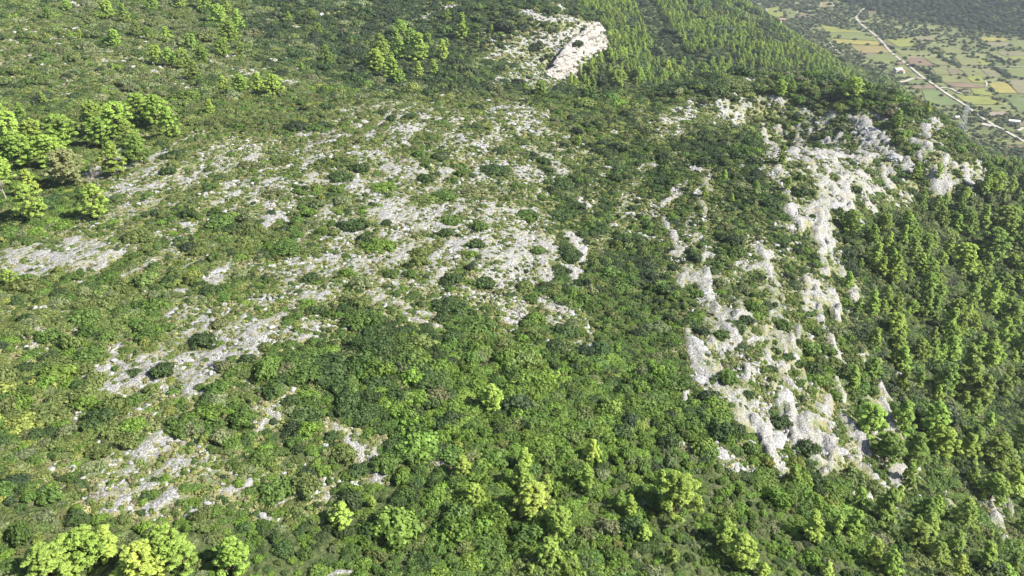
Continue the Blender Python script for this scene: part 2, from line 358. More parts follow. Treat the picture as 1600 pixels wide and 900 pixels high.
def ground_mat():
    m, N, L = new_mat("hill_ground")
    out = N.new("ShaderNodeOutputMaterial"); pb = N.new("ShaderNodeBsdfPrincipled"); pb.inputs["Roughness"].default_value = 0.95
    pb.inputs["Specular IOR Level"].default_value = 0.15
    g = N.new("ShaderNodeNewGeometry")
    at = N.new("ShaderNodeAttribute"); at.attribute_name = "bare"
    def noise(scale, detail=4, rough=0.6, vec=None):
        n = N.new("ShaderNodeTexNoise"); n.inputs["Scale"].default_value = scale; n.inputs["Detail"].default_value = detail; n.inputs["Roughness"].default_value = rough
        L.new(vec or g.outputs["Position"], n.inputs["Vector"]); return n
    def rng_(src, a, b, c=0., d=1.):
        r = N.new("ShaderNodeMapRange"); r.interpolation_type = 'SMOOTHSTEP'
        for i, v in enumerate((a, b, c, d)): r.inputs[i + 1].default_value = v
        L.new(src, r.inputs[0]); return r.outputs[0]
    def mix(f, a, b):
        x = N.new("ShaderNodeMix"); x.data_type = 'RGBA'
        if isinstance(a, tuple): x.inputs[6].default_value = (*a, 1)
        else: L.new(a, x.inputs[6])
        if isinstance(b, tuple): x.inputs[7].default_value = (*b, 1)
        else: L.new(b, x.inputs[7])
        L.new(f, x.inputs[0]); return x.outputs[2]
    n1 = noise(1.1, 5, 0.7); n2 = noise(0.22, 3); n3 = noise(0.03, 3); n4 = noise(3.0, 3, 0.7)
    litter = mix(rng_(n1.outputs[0], .4, .62), (0.055, 0.080, 0.028), (0.12, 0.145, 0.055))
    grass = mix(rng_(n2.outputs[0], .4, .6), (0.15, 0.19, 0.07), (0.28, 0.27, 0.13))
    stone = mix(rng_(n4.outputs[0], .34, .62), (0.15, 0.15, 0.14), (0.47, 0.46, 0.44))
    soil = mix(rng_(n3.outputs[0], .4, .6), (0.24, 0.25, 0.13), (0.30, 0.275, 0.19))
    stone = mix(rng_(n2.outputs[0], .50, .72, 0, .75), stone, soil)
    # how much stone shows: openness pushed about by fine noise
    ad = N.new("ShaderNodeMath"); ad.operation = 'ADD'; L.new(at.outputs["Fac"], ad.inputs[0]); L.new(n1.outputs[0], ad.inputs[1])
    c = mix(rng_(ad.outputs[0], .66, .80), litter, grass)
    c = mix(rng_(ad.outputs[0], .96, 1.36), c, stone)
    L.new(c, pb.inputs["Base Color"])
    bp = N.new("ShaderNodeBump"); bp.inputs["Distance"].default_value = 0.9; bp.inputs["Strength"].default_value = 1
    vo = N.new("ShaderNodeTexVoronoi"); vo.inputs["Scale"].default_value = 0.75; vo.inputs["Randomness"].default_value = 1.0
    wv_ = N.new("ShaderNodeVectorMath"); wv_.operation = 'MULTIPLY_ADD'; wv_.inputs[1].default_value = (.9, .9, .9); L.new(n4.outputs["Color"], wv_.inputs[0]); L.new(g.outputs["Position"], wv_.inputs[2])
    L.new(wv_.outputs[0], vo.inputs["Vector"])
    hm_ = N.new("ShaderNodeMath"); hm_.operation = 'MULTIPLY_ADD'; hm_.inputs[1].default_value = -.55; L.new(vo.outputs["Distance"], hm_.inputs[0]); L.new(n1.outputs[0], hm_.inputs[2])
    L.new(hm_.outputs[0], bp.inputs["Height"]); L.new(bp.outputs[0], pb.inputs["Normal"])
    L.new(pb.outputs[0], out.inputs[0])
    return m
M_GROUND = ground_mat()

# ------------------------------------------------------------------ terrain: one sheet
def build_terrain():
    ys = [-400.0]
    while ys[-1] < 60: ys.append(ys[-1] + (25 if ys[-1] < -50 else 5))
    while ys[-1] < 430: ys.append(ys[-1] + 0.8)
    while ys[-1] < 9000:
        ys.append(ys[-1] + max(0.8, 0.8 + (ys[-1] - 430) * 0.012))
    ys = np.array(ys); NX = 760
    u = np.linspace(-1, 1, NX)
    wid = 130 + 0.86 * np.maximum(ys, 0) + np.maximum(0, -ys) * 1.0
    # outer columns reach further out than the inner ones
    uu = u + 0.6 * np.sign(u) * np.maximum(0, np.abs(u) - 0.85) * 12
    X = uu[None, :] * wid[:, None]; Y = np.repeat(ys[:, None], NX, 1)
    z = Z(X, Y)
    px, py, d = project(X.ravel(), Y.ravel(), z.ravel())
    B = bare(px, py, X.ravel(), Y.ravel()).reshape(X.shape)
    B *= (Y > 20)
    inval = 1 - sstep(6, 16, z - CAMZ - FLOOR)
    near = sstep(700, 350, Y)
    ridg = 1 - np.abs(fbm(.97 * X - .24 * Y, (.24 * X + .97 * Y) * .35, 4.6, 4, 41, 0.62)) * 2.6
    stepn = fbm(X * 0.35 - Y * 0.35, X * 0.9 + Y * 0.9, 7.0, 3, 43)
    z = z + sstep(.35, .9, B) * (0.35 + 0.65 * near) * ((.45 + 1.35 * sstep(.05, .4, X / (Y + 50))) * (1.15 * ridg + 1.0 * stepn))
    idx = np.arange(X.size).reshape(X.shape)
    Q = np.stack([idx[:-1, :-1], idx[:-1, 1:], idx[1:, 1:], idx[1:, :-1]], -1).reshape(-1, 4)
    me = np_mesh("hillside_ground", np.stack([X, Y, z], -1).reshape(-1, 3), Q, M_GROUND, True)
    a = me.attributes.new("bare", 'FLOAT', 'POINT')
    vb = np.maximum(B, inval * (0.24 + 0.12 * fbm(X, Y, 60, 3, 8)))
    a.data.foreach_set("value", vb.ravel().astype(np.float32))
    o = bpy.data.objects.new("ground", me); link(o); tag(o, kind="structure")
    return o
build_terrain()

# ------------------------------------------------------------------ prototypes of plants and stones
def leaf_quads(C, Nn, size, r, elong=1.0):
    """C centres, Nn outward normals, one jittered quad each -> verts (4n,3)"""
    n = len(C)
    d = Nn + r.normal(0, 0.36, (n, 3)); d /= np.linalg.norm(d, axis=1)[:, None] + 1e-9
    t = np.cross(d, r.normal(0, 1, (n, 3))); t /= np.linalg.norm(t, axis=1)[:, None] + 1e-9
    b = np.cross(d, t)
    sz = (size * r.uniform(0.6, 1.3, n))[:, None]
    t = t * sz * elong; b = b * sz
    return np.stack([C - t - b * .6, C + t * .3 - b, C + t + b * .5, C - t * .2 + b], 1).reshape(-1, 3)
def blob(c, r, sub_u, sub_v, rg, squash=1.0):
    """small lumpy closed core"""
    V = []; Fq = []
    for j in range(sub_v + 1):
        th = pi * j / sub_v
        for i in range(sub_u):
            ph = 2 * pi * i / sub_u
            k = r * (1 + rg.uniform(-.12, .12))
            V.append((c[0] + k * sin(th) * cos(ph), c[1] + k * sin(th) * sin(ph), c[2] + k * squash * cos(th)))
    for j in range(sub_v):
        for i in range(sub_u):
            a = j * sub_u + i; b = j * sub_u + (i + 1) % sub_u
            Fq.append((a, b, b + sub_u, a + sub_u))
    return V, Fq
def plant_mesh(name, puffs, leaves, size, rg, mat, core=0.72, elong=1.0, up=0.3, fuzz=.24, sq=1.0):
    """puffs: list of (x,y,z,r)"""
    V = []; Fc = []; lv = []
    for (x, y, z, r) in puffs:
        k = int(leaves * (r ** 1.5) / np.mean([p[3] ** 1.5 for p in puffs]))
        d = rg.normal(0, 1, (k, 3)); d /= np.linalg.norm(d, axis=1)[:, None]
        d[:, 2] = np.abs(d[:, 2]) * 0.9 + d[:, 2] * 0.1 if up > 0.5 else d[:, 2]
        rad = r * (1 + rg.uniform(-fuzz, fuzz, k))
        C = np.array([x, y, z]) + d * rad[:, None] * np.array([1, 1, .85])
        q = leaf_quads(C, d + np.array([0, 0, up]), size, rg, elong)
        base = len(V); q[:, 2] = z + (q[:, 2] - z) * sq; V += q.tolist()
        Fc += [(base + 4 * i, base + 4 * i + 1, base + 4 * i + 2, base + 4 * i + 3) for i in range(k)]
        pv = rg.uniform(.3, .7)
        lv += np.clip(pv + rg.uniform(-.3, .3, k), 0, 1).tolist()
        bv, bf = blob((x, y, z), r * core, 7, 5, rg, .85)
        base = len(V); V += bv; Fc += [tuple(a + base for a in f) for f in bf]; lv += [pv * .8] * len(bf)
    me = np_mesh(name, np.array(V), np.array(Fc), mat)
    n = len(me.polygons)
    if n == len(lv):
        a = me.attributes.new("leafvar", 'FLOAT', 'FACE'); a.data.foreach_set("value", np.array(lv, np.float32))
    return me
def fix_lv(me):  # validate() may drop degenerate faces
    if "leafvar" not in me.attributes:
        a = me.attributes.new("leafvar", 'FLOAT', 'FACE'); n = len(me.polygons)
        a.data.foreach_set("value", np.random.default_rng(n).uniform(.1, .9, n).astype(np.float32))
    return me

def bush_mesh(seed, n_lobes, flat=0.75, leaves=80, size=.075, spread=.72):
    rg = np.random.default_rng(seed); puffs = []
    for i in range(n_lobes):
        a = 2 * pi * (i * .618 + rg.uniform(-.08, .08)); q = math.sqrt((i + .5) / n_lobes) * spread
        r = rg.uniform(.17, .30) * (1.05 - .25 * q)
        z = flat * math.sqrt(max(0, 1 - (q / 1.02) ** 2)) * rg.uniform(.72, 1.05) - r * .5
        puffs.append((q * cos(a) * rg.uniform(.85, 1.15), q * sin(a) * rg.uniform(.85, 1.15), max(z, .06), r))
    puffs.append((0, 0, flat * .25, .5))
    return fix_lv(plant_mesh("maquis_bush", puffs, leaves, size, rg, M_LEAF, .74, 1.15, .3, .3))
BUSH = [bush_mesh(11, 28, .75, 62, .062), bush_mesh(12, 34, .62, 56, .06, .8), bush_mesh(13, 24, .9, 62, .064), bush_mesh(14, 30, .7, 60, .062, .78), bush_mesh(15, 40, .5, 50, .058, .9), bush_mesh(16, 20, .8, 70, .066)]
def tuft_mesh(seed):
    rg = np.random.default_rng(seed); puffs = [(rg.uniform(-.5, .5), rg.uniform(-.5, .5), rg.uniform(.1, .3), rg.uniform(.25, .5)) for _ in range(4)]
    return fix_lv(plant_mesh("tuft", puffs, 34, .13, rg, M_LEAF, .45, 1.5, .5))
TUFT = [tuft_mesh(31), tuft_mesh(32), tuft_mesh(33)]

def tube(pts, rads, sides=6):
    V = []; Fc = []
    pts = [Vector(p) for p in pts]
    for i, p in enumerate(pts):
        d = (pts[min(i + 1, len(pts) - 1)] - pts[max(i - 1, 0)]).normalized()
        u = d.orthogonal().normalized(); v = d.cross(u)
        for k in range(sides):
            a = 2 * pi * k / sides; V.append(tuple(p + (u * cos(a) + v * sin(a)) * rads[i]))
    for i in range(len(pts) - 1):
        for k in range(sides):
            a = i * sides + k; b = i * sides + (k + 1) % sides
            Fc.append((a, b, b + sides, a + sides))
    Fc.append(tuple(reversed(range(sides)))); n = len(V)
    Fc.append(tuple(range(n - sides, n)))
    return V, Fc
def join_parts(parts):
    V = []; Fc = []
    for v, f in parts:
        b = len(V); V += v; Fc += [tuple(i + b for i in q) for q in f]
    return V, Fc
def pine_protos(seed, width=.3, lean=.04, n_puffs=40, low=.16, top_round=.6):
    n_puffs = int(n_puffs * 1.45)
    """trunk + crown meshes of a 1 m high pine (scaled by the object)"""
    rg = np.random.default_rng(seed)
    lx, ly = rg.uniform(-lean, lean, 2)
    def axis(h): return (lx * h * h + .012 * sin(h * 7 + seed), ly * h * h + .012 * cos(h * 6), h)
    parts = [tube([axis(h) for h in np.linspace(-.03, .92, 9)], [.026 * (1 - .85 * h) + .002 for h in np.linspace(0, 1, 9)], 7)]
    puffs = []
    for i in range(n_puffs):
        f = (i + .5) / n_puffs
        h = low + (1 - low) * f ** .85 * .96
        prof = min(1.0, ((h - low) / .22) ** .6 + .25) * (1 - ((h - low) / (1.04 - low)) ** (1.3 + top_round)) ** .8
        R = width * max(prof, .12) * rg.uniform(.3, 1.25)
        a = i * 2.39996 + rg.uniform(-.4, .4)
        ax = axis(h)
        c = (ax[0] + R * cos(a), ax[1] + R * sin(a), h - .03 - .15 * (R / width) * .25)
        r = rg.uniform(.036, .070) * (1.1 - .35 * f) * (width / .3) ** .5
        puffs.append((*c, r))
        if i % 2 == 0:
            b0 = axis(max(.08, h - .10)); mid = ((b0[0] + c[0]) / 2, (b0[1] + c[1]) / 2, (b0[2] + c[2]) / 2 + .01)
            parts.append(tube([b0, mid, c], [.008, .006, .003], 4))
        # outer twig clumps
        for _ in range(3):
            o = rg.normal(0, 1, 3); o /= np.linalg.norm(o)
            puffs.append((c[0] + o[0] * r, c[1] + o[1] * r, c[2] + abs(o[2]) * r * .8, r * rg.uniform(.35, .7)))
    V, Fc = join_parts(parts)
    tm = bpy.data.meshes.new("trunk"); tm.from_pydata(V, [], Fc); tm.materials.append(M_BARK)
    cm = fix_lv(plant_mesh("crown", puffs, 26, .0145, rg, M_PINE, .34, 2.0, .6, .5, .8))
    return tm, cm
PINE = [pine_protos(51, .25, .08, 38, .14, .4), pine_protos(52, .29, .11, 44, .16, .5), pine_protos(53, .21, .07, 36, .12, .2), pine_protos(54, .32, .09, 46, .2, .8), pine_protos(55, .25, .12, 38, .18, .4),
        pine_protos(56, .40, .08, 56, .22, 1.1), pine_protos(57, .44, .06, 60, .2, 1.2)]

def rock_mesh(seed, sub=2, name="stone", rough=.35, flat=.6, mat=None):
    import bmesh
    bm = bmesh.new(); bmesh.ops.create_icosphere(bm, subdivisions=sub, radius=1)
    rg = np.random.default_rng(seed)
    P = rg.normal(0, 1, (16, 3)); P /= np.linalg.norm(P, axis=1)[:, None]; D = rg.uniform(.5, .92, 16)
    for v in bm.verts:
        c = np.array(v.co); L = 1.0
        for p, d in zip(P, D):
            q = float(c @ p)
            if q > d: L = min(L, d / q)
        c = c * L * (1 + .22 * rough * float(fbm(c[0] * 1.3 + seed, c[1] * 1.3 + c[2] * 1.7, .7, 3, seed))) + rg.normal(0, .03 * rough, 3)
        v.co = (c[0], c[1], c[2] * flat)
    me = bpy.data.meshes.new(name); bm.to_mesh(me); bm.free(); me.materials.append(mat or M_ROCK)
    return me
STONES = [rock_mesh(61), rock_mesh(62, 2, flat=.45), rock_mesh(63, 2, flat=.8), rock_mesh(64, 2, flat=.5)]

def proto_coll(name, meshes):
    c = bpy.data.collections.new(name)
    for i, me in enumerate(meshes):
        o = bpy.data.objects.new("%s_source_%s" % (name, "abcdefghij"[i]), me); c.objects.link(o)
    return c
def scatter(name, coll, P, R, Sc, T, pid, label):
    """one object that draws many plants: points + geometry nodes"""
    me = bpy.data.meshes.new(name); n = len(P)
    me.vertices.add(n); me.vertices.foreach_set("co", np.asarray(P, np.float32).ravel())
    for an, ty, dat, key in (("rot", 'FLOAT_VECTOR', R, "vector"), ("scl", 'FLOAT_VECTOR', Sc, "vector"), ("tint", 'FLOAT_VECTOR', T, "vector")):
        a = me.attributes.new(an, ty, 'POINT'); a.data.foreach_set(key, np.asarray(dat, np.float32).ravel())
    a = me.attributes.new("pid", 'INT', 'POINT'); a.data.foreach_set("value", np.asarray(pid, np.int32))
    o = bpy.data.objects.new(name, me); link(o)
    g = bpy.data.node_groups.new(name, 'GeometryNodeTree')
    g.interface.new_socket("Geometry", in_out='INPUT', socket_type='NodeSocketGeometry')
    g.interface.new_socket("Geometry", in_out='OUTPUT', socket_type='NodeSocketGeometry')
    N = g.nodes; L = g.links
    gi = N.new("NodeGroupInput"); go = N.new("NodeGroupOutput")
    ci = N.new("GeometryNodeCollectionInfo"); ci.inputs[0].default_value = coll; ci.inputs["Separate Children"].default_value = True; ci.inputs["Reset Children"].default_value = True
    ip = N.new("GeometryNodeInstanceOnPoints"); ip.inputs["Pick Instance"].default_value = True
    def attr(nm, ty):
        a = N.new("GeometryNodeInputNamedAttribute"); a.data_type = ty; a.inputs[0].default_value = nm
        return [s_ for s_ in a.outputs if s_.enabled and s_.name == "Attribute"][0]
    L.new(gi.outputs[0], ip.inputs["Points"]); L.new(ci.outputs[0], ip.inputs["Instance"])
    L.new(attr("pid", 'INT'), ip.inputs["Instance Index"])
    L.new(attr("rot", 'FLOAT_VECTOR'), ip.inputs["Rotation"]); L.new(attr("scl", 'FLOAT_VECTOR'), ip.inputs["Scale"])
    L.new(ip.outputs[0], go.inputs[0])
    md = o.modifiers.new("scatter", 'NODES'); md.node_group = g
    tag(o, label, kind="stuff")
    return o

# ------------------------------------------------------------------ the valley: fields, tracks, houses
YG, YE, GR, OL, BR, RE, OR, DG, TA, PK = (.19,.205,.060), (.25,.225,.075), (.145,.17,.065), (.165,.175,.075), (.16,.145,.09), (.185,.14,.10), (.21,.18,.08), (.12,.155,.065), (.18,.17,.10), (.23,.19,.15)
FIELDS = [
 (YG,1194,14,1218,10,1229,30,1201,25),(GR,1222,15,1234,13,1245,19,1243,26,1232,29),(BR,1246,20,1269,22,1267,28,1248,29),(OR,1281,3,1298,3,1303,11,1283,12),
 (YG,1303,-4,1351,-4,1350,7,1309,6),(BR,1356,8,1367,8,1379,17,1356,23),(GR,1292,51,1346,51,1370,64,1298,60),(YE,1298,60.5,1370,64.5,1376,71,1308,68),
 (OR,1328,71.5,1379,72,1392,83,1345,83),(BR,1342,83.5,1365,83.5,1372,88,1350,88),(YG,1280,38,1298,42,1343,50.5,1292,50.5),(GR,1350,88.5,1392,84,1403,94,1370,100),
 (YG,1384,62,1428,60,1432,72,1404,74),(TA,1428,57,1462,57,1461,63,1432,63),(BR,1383,65,1390,67,1403,74.5,1391,75),(OL,1396,76,1431,78,1431,89,1411,90),
 (YG,1371,94,1389,84,1403,95,1388,102),(RE,1413,91,1441,90,1461,103,1425,102),(RE,1396,98,1408,97,1414,101,1402,102),(OL,1442,90,1468,90,1485,102.5,1463,103),
 (OL,1493,91,1524,91,1534,102.5,1504,103.5),(YG,1525,91,1531,91,1554,102,1535,103),(OL,1457,107,1478,107,1484,117,1463,117),(BR,1479,107,1496,107,1504,117,1485,117),
 (OL,1497,107,1530,107,1545,121,1518,122),(TA,1531,107,1549,107,1569,121,1546,121),(GR,1569,107.5,1605,107,1605,123,1578,118),(YE,1531,59,1570,59,1573,65,1538,65),
 (TA,1537,66,1577,66,1578,73,1549,74),(GR,1578,67,1605,67,1605,77,1580,74),(TA,1556,81,1605,81,1605,87.5,1569,88),(YG,1573,88.5,1605,88,1605,94,1580,94),
 (OL,1465,118,1504,118,1519,130,1474,129),(YG,1504.5,118,1530,119,1543,131,1520,129),(RE,1475,129.5,1516,130.5,1540,136,1532,138,1487,136),(BR,1490,137.5,1515,138.5,1520,146,1497,144),
 (YG,1516,138,1542,139.5,1554,151,1522,147),(YE,1544,131,1570,128,1590,146,1557,146),(TA,1571,125,1605,125,1605,148,1591,146),(YG,1491,148,1545,153,1570,163,1521,164,1505,158),
 (DG,1440,140,1462,140,1503,165,1470,166,1446,157),(RE,1425,134,1456,134,1463,139,1425,139),(DG,1412,124,1440,125.5,1453,132.5,1422,132),(PK,1544,176,1568,174,1577,179,1548,182),
 (OL,1523,166,1573,164,1590,176,1545,173),(DG,1572,154,1605,152,1605,175,1592,176),(BR,1592,190,1606,189,1606,198,1593,198),(YG,1541,219,1573,219,1573,223,1545,222),
 (OL,1571,222,1606,222,1606,227,1573,227),(RE,1575,228,1606,229,1606,231,1577,230.5),(OL,1470,75,1500,76,1512,84,1480,85),(DG,1380,104,1402,103,1412,108,1392,110)]
TRACKS = [(4.0,(1359,-8),(1357,2),(1351,13),(1344,20),(1337,28),(1345,38),(1355,46),(1368,56),(1378,66),(1390,80),(1405,93),(1420,103),(1440,120),(1466,138),(1480,148),(1508,165),(1522,176),(1532,183),(1545,192),(1565,202),(1582,212),(1604,224)),
 (2.5,(1372,102),(1383,100.5),(1396,101)),(5,(1443,123),(1430,122.5),(1423,124),(1414,128),(1404,129)),(4,(1466,138),(1480,136.5),(1488,139),(1494,145),(1502,147)),
 (1.6,(1441,104),(1500,105),(1556,104.5),(1604,105)),(5,(1325,99),(1335,106),(1340,112),(1350,117)),(2,(1204,14),(1196,13),(1203,26)),(2.2,(1236,28),(1244,26),(1246,18)),
 (2,(1281,12),(1284,5)),(2,(1299,4),(1304,11)),(1.6,(1337,32),(1350,35),(1362,37)),(1.8,(1540,136),(1543,131),(1540,127)),(1.5,(1590,156),(1604,158)),(9,(1534,194),(1545,197),(1556,199)),
 (7,(1367,124),(1369,132),(1368,139)),(4,(1600,200),(1590,205)),(2,(1296,66),(1308,82),(1320,86)),(1.8,(1412,90.5),(1440,89.5))]
def centroid_ordered(pts): return pts
M_TRACK = plain_mat("pale_track", (0.42, 0.385, 0.33), 0.95, 0.35, 0.12)
def field_mat(name, col):
    m, N, L = new_mat(name)
    out = N.new("ShaderNodeOutputMaterial"); pb = N.new("ShaderNodeBsdfPrincipled"); pb.inputs["Roughness"].default_value = 0.95; pb.inputs["Specular IOR Level"].default_value = 0.1
    g = N.new("ShaderNodeNewGeometry"); n1 = N.new("ShaderNodeTexNoise"); n1.inputs["Scale"].default_value = 0.045; n1.inputs["Detail"].default_value = 8; n1.inputs["Roughness"].default_value = .7
    wv = N.new("ShaderNodeTexWave"); wv.inputs["Scale"].default_value = 0.13; wv.inputs["Distortion"].default_value = 0.6
    wv.bands_direction = 'DIAGONAL'
    L.new(g.outputs["Position"], n1.inputs["Vector"]); L.new(g.outputs["Position"], wv.inputs["Vector"])
    ad = N.new("ShaderNodeMath"); ad.operation = 'MULTIPLY_ADD'; ad.inputs[1].default_value = 0.35
    L.new(wv.outputs["Fac"], ad.inputs[0]); L.new(n1.outputs[0], ad.inputs[2])
    r = N.new("ShaderNodeMapRange"); r.inputs[1].default_value = 0.3; r.inputs[2].default_value = 1.0; L.new(ad.outputs[0], r.inputs[0])
    mx = N.new("ShaderNodeMix"); mx.data_type = 'RGBA'; mx.inputs[6].default_value = (*[c * .62 for c in col], 1); mx.inputs[7].default_value = (*[min(1, c * 1.2) for c in col], 1)
    L.new(r.outputs[0], mx.inputs[0]); L.new(mx.outputs[2], pb.inputs["Base Color"]); L.new(pb.outputs[0], out.inputs[0])
    return m
FM = {}
field_polys = []
for k, fd in enumerate(FIELDS):
    col = fd[0]; pp = [(fd[i], fd[i+1]) for i in range(1, len(fd), 2)]
    x, y, z, t = cast([p[0] for p in pp], [p[1] for p in pp])
    field_polys.append([(a, b) for a, b in zip(x, y)])
    cx, cy = x.mean(), y.mean()
    # draped fan with inner rings so that it follows the gentle floor
    V = [(cx, cy)]; n = len(x); rings = 6
    for r_ in range(1, rings + 1):
        for i in range(n):
            for q in range(4):
                a = i; b = (i + 1) % n; w = q / 4
                ex = x[a] * (1 - w) + x[b] * w; ey = y[a] * (1 - w) + y[b] * w
                V.append((cx + (ex - cx) * r_ / rings, cy + (ey - cy) * r_ / rings))
    V = np.array(V); VZ = Z(V[:, 0], V[:, 1]) + 0.5 + 0.03 * (k % 7)
    m4 = 4 * n; Fc = [(0, 1 + i, 1 + (i + 1) % m4) for i in range(m4)]
    for r_ in range(rings - 1):
        for i in range(m4):
            a = 1 + r_ * m4 + i; b = 1 + r_ * m4 + (i + 1) % m4
            Fc.append((a, a + m4, b + m4, b))
    if col not in FM: FM[col] = field_mat("vineyard_field", col)
    o = mesh_obj("field", [(a, b, c) for (a, b), c in zip(V, VZ)], Fc, FM[col], smooth=True); tag(o, kind="structure")
track_lines = []
for w, *pts in TRACKS:
    x, y, z, t = cast([p[0] for p in pts], [p[1] for p in pts])
    P = []
    for i in range(len(x) - 1):
        L_ = math.hypot(x[i+1] - x[i], y[i+1] - y[i]); n = max(1, int(L_ / 6))
        for q in range(n): P.append((x[i] + (x[i+1] - x[i]) * q / n, y[i] + (y[i+1] - y[i]) * q / n))
    P.append((x[-1], y[-1])); P = np.array(P)
    for _ in range(3):
        if len(P) > 2: P[1:-1] = (P[:-2] + P[1:-1] * 2 + P[2:]) / 4
    track_lines.append((w, P))
    T_ = np.gradient(P, axis=0) if len(P) > 1 else P; T_ /= np.linalg.norm(T_, axis=1)[:, None] + 1e-9
    Nn = np.stack([-T_[:, 1], T_[:, 0]], 1); ww = w / 2 * (1 + .18 * fbm(P[:, 0], P[:, 1], 14, 2, 5))[:, None]
    A = P + Nn * ww; B_ = P - Nn * ww
    V = np.vstack([A, B_]); zz = Z(V[:, 0], V[:, 1]) + 0.85; n = len(P)
    Fc = [(i, i + 1, n + i + 1, n + i) for i in range(n - 1)]
    o = mesh_obj("dirt_track", [(a, b, c) for (a, b), c in zip(V, zz)], Fc, M_TRACK); tag(o, kind="structure")

# ------------------------------------------------------------------ limestone cliff on the hill behind
def build_cliff():
    top = [(850,126),(858,112),(868,94),(880,79),(895,64),(910,50),(925,39),(938,34),(945,40)]
    bot = [(866,142),(882,138),(884,118),(898,103),(910,98),(924,92),(935,86),(944,80),(947,66)]
    tt = [560,568,583,593,607,619,631,644,649]
    top = np.array(top, float); bot = np.array(bot, float); tt = np.array(tt, float)
    n, m = 90, 26
    q = np.linspace(0, len(top) - 1, n); ii = np.arange(len(top))
    tx, ty, bx, by, td = [np.interp(q, ii, a) for a in (top[:, 0], top[:, 1], bot[:, 0], bot[:, 1], tt)]
    u, y, z = ray(tx, ty); T3 = np.stack([u * td, y * td, CAMZ + z * td], 1)
    u, y, z = ray(bx, by); bd = td + 1.0; B3 = np.stack([u * bd, y * bd, CAMZ + z * bd], 1)
    V = []
    for j in range(-1, m + 5):
        f = j / (m - 1)
        P = T3 * (1 - np.clip(f, 0, 1)) + B3 * np.clip(f, 0, 1)
        if f < 0: P = T3 + np.array([-1, 1.2, 0]) * (-j) * 1.5 + np.array([0, 0, -.25]) * (-j) ** 1.6
        if f > 1: P = B3 + np.array([.35, -.3, -1.0]) * (j - m + 1) * 1.6
        s1 = fbm(P[:, 0] + P[:, 1] * .6, P[:, 2] * 2.2, 5.5, 4, 71); s2 = fbm(P[:, 0] * 1.3 + P[:, 1], P[:, 2] * .4, 3.5, 3, 72)
        s3_ = fbm(P[:, 0] * 1.1 - P[:, 1] * .8, P[:, 2] * 1.6, 1.7, 3, 73)
        s4_ = fbm(P[:, 0] - P[:, 1], P[:, 2] * .9, 13, 3, 74); led = np.abs(((P[:, 2] + 2.5 * s4_) / 4.2) % 1 - .5)
        d = (3.2 * s1 + 3.4 * s4_ + 2.6 * np.abs(s2) + 1.5 * s3_ - 1.9 * led)[:, None] * np.array([.75, -.66, .15])
        V.append(P + d)
    V = np.array(V); M_ = V.shape[0]
    idx = np.arange(M_ * n).reshape(M_, n)
    Q = np.stack([idx[:-1, :-1], idx[1:, :-1], idx[1:, 1:], idx[:-1, 1:]], -1).reshape(-1, 4)
    me = np_mesh("limestone_cliff", V.reshape(-1, 3), Q, M_CLIFF)
    o = bpy.data.objects.new("limestone_cliff", me); link(o)
    tag(o, "tall pale limestone cliff on the wooded hill behind the ridge, sunlit", "cliff")
build_cliff()

# ------------------------------------------------------------------ candidate points over the hillside
def candidates(y0, y1, step, side=0.80, pad=70):
    P = []; y = y0
    while y < y1:
        st = step(y); w = pad + side * y
        xs = np.arange(-w, w, st); P.append(np.stack([xs + rng.uniform(-.45, .45, len(xs)) * st, y + rng.uniform(-.45, .45, len(xs)) * st, np.full(len(xs), st)], 1))
        y += st
    P = np.vstack(P); return P
C = candidates(45, 1250, lambda y: max(1.65, 0.0058 * y), .74, 60)
x, y, st = C.T
z = Z(x, y); px, py, dep = project(x, y, z)
keep = (px > -260) & (px < 1860) & (py > -90) & (py < 1150)
x, y, st, z, px, py, dep = [a[keep] for a in (x, y, st, z, px, py, dep)]
B = bare(px, py, x, y)
above = z - CAMZ - FLOOR
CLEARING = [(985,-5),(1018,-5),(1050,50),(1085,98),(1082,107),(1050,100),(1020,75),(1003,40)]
FOREST_FAR = [(888,140),(895,112),(950,85),(950,45),(905,20),(880,-60),(1180,-60),(1215,30),(1285,85),(1345,135),(1300,128),(1250,108),(1180,112),(1100,125),(1000,138)]
FOREST_R = [(1310,450),(1310,380),(1360,350),(1420,325),(1470,305),(1520,275),(1560,255),(1700,260),(1900,500),(1900,900),(1600,800),(1500,745),(1420,690),(1350,590),(1325,520)]
PAL = {  # species-ish base colours; dark and deep also stand in for shade
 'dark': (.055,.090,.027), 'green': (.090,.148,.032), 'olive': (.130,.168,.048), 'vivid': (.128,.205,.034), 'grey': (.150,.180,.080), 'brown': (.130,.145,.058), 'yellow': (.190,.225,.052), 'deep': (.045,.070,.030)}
PK_ = list(PAL); PC = np.array([PAL[k] for k in PK_])
BACK = [(380,-80),(1000,-80),(1000,135),(900,150),(700,146),(560,146),(440,126),(395,100)]
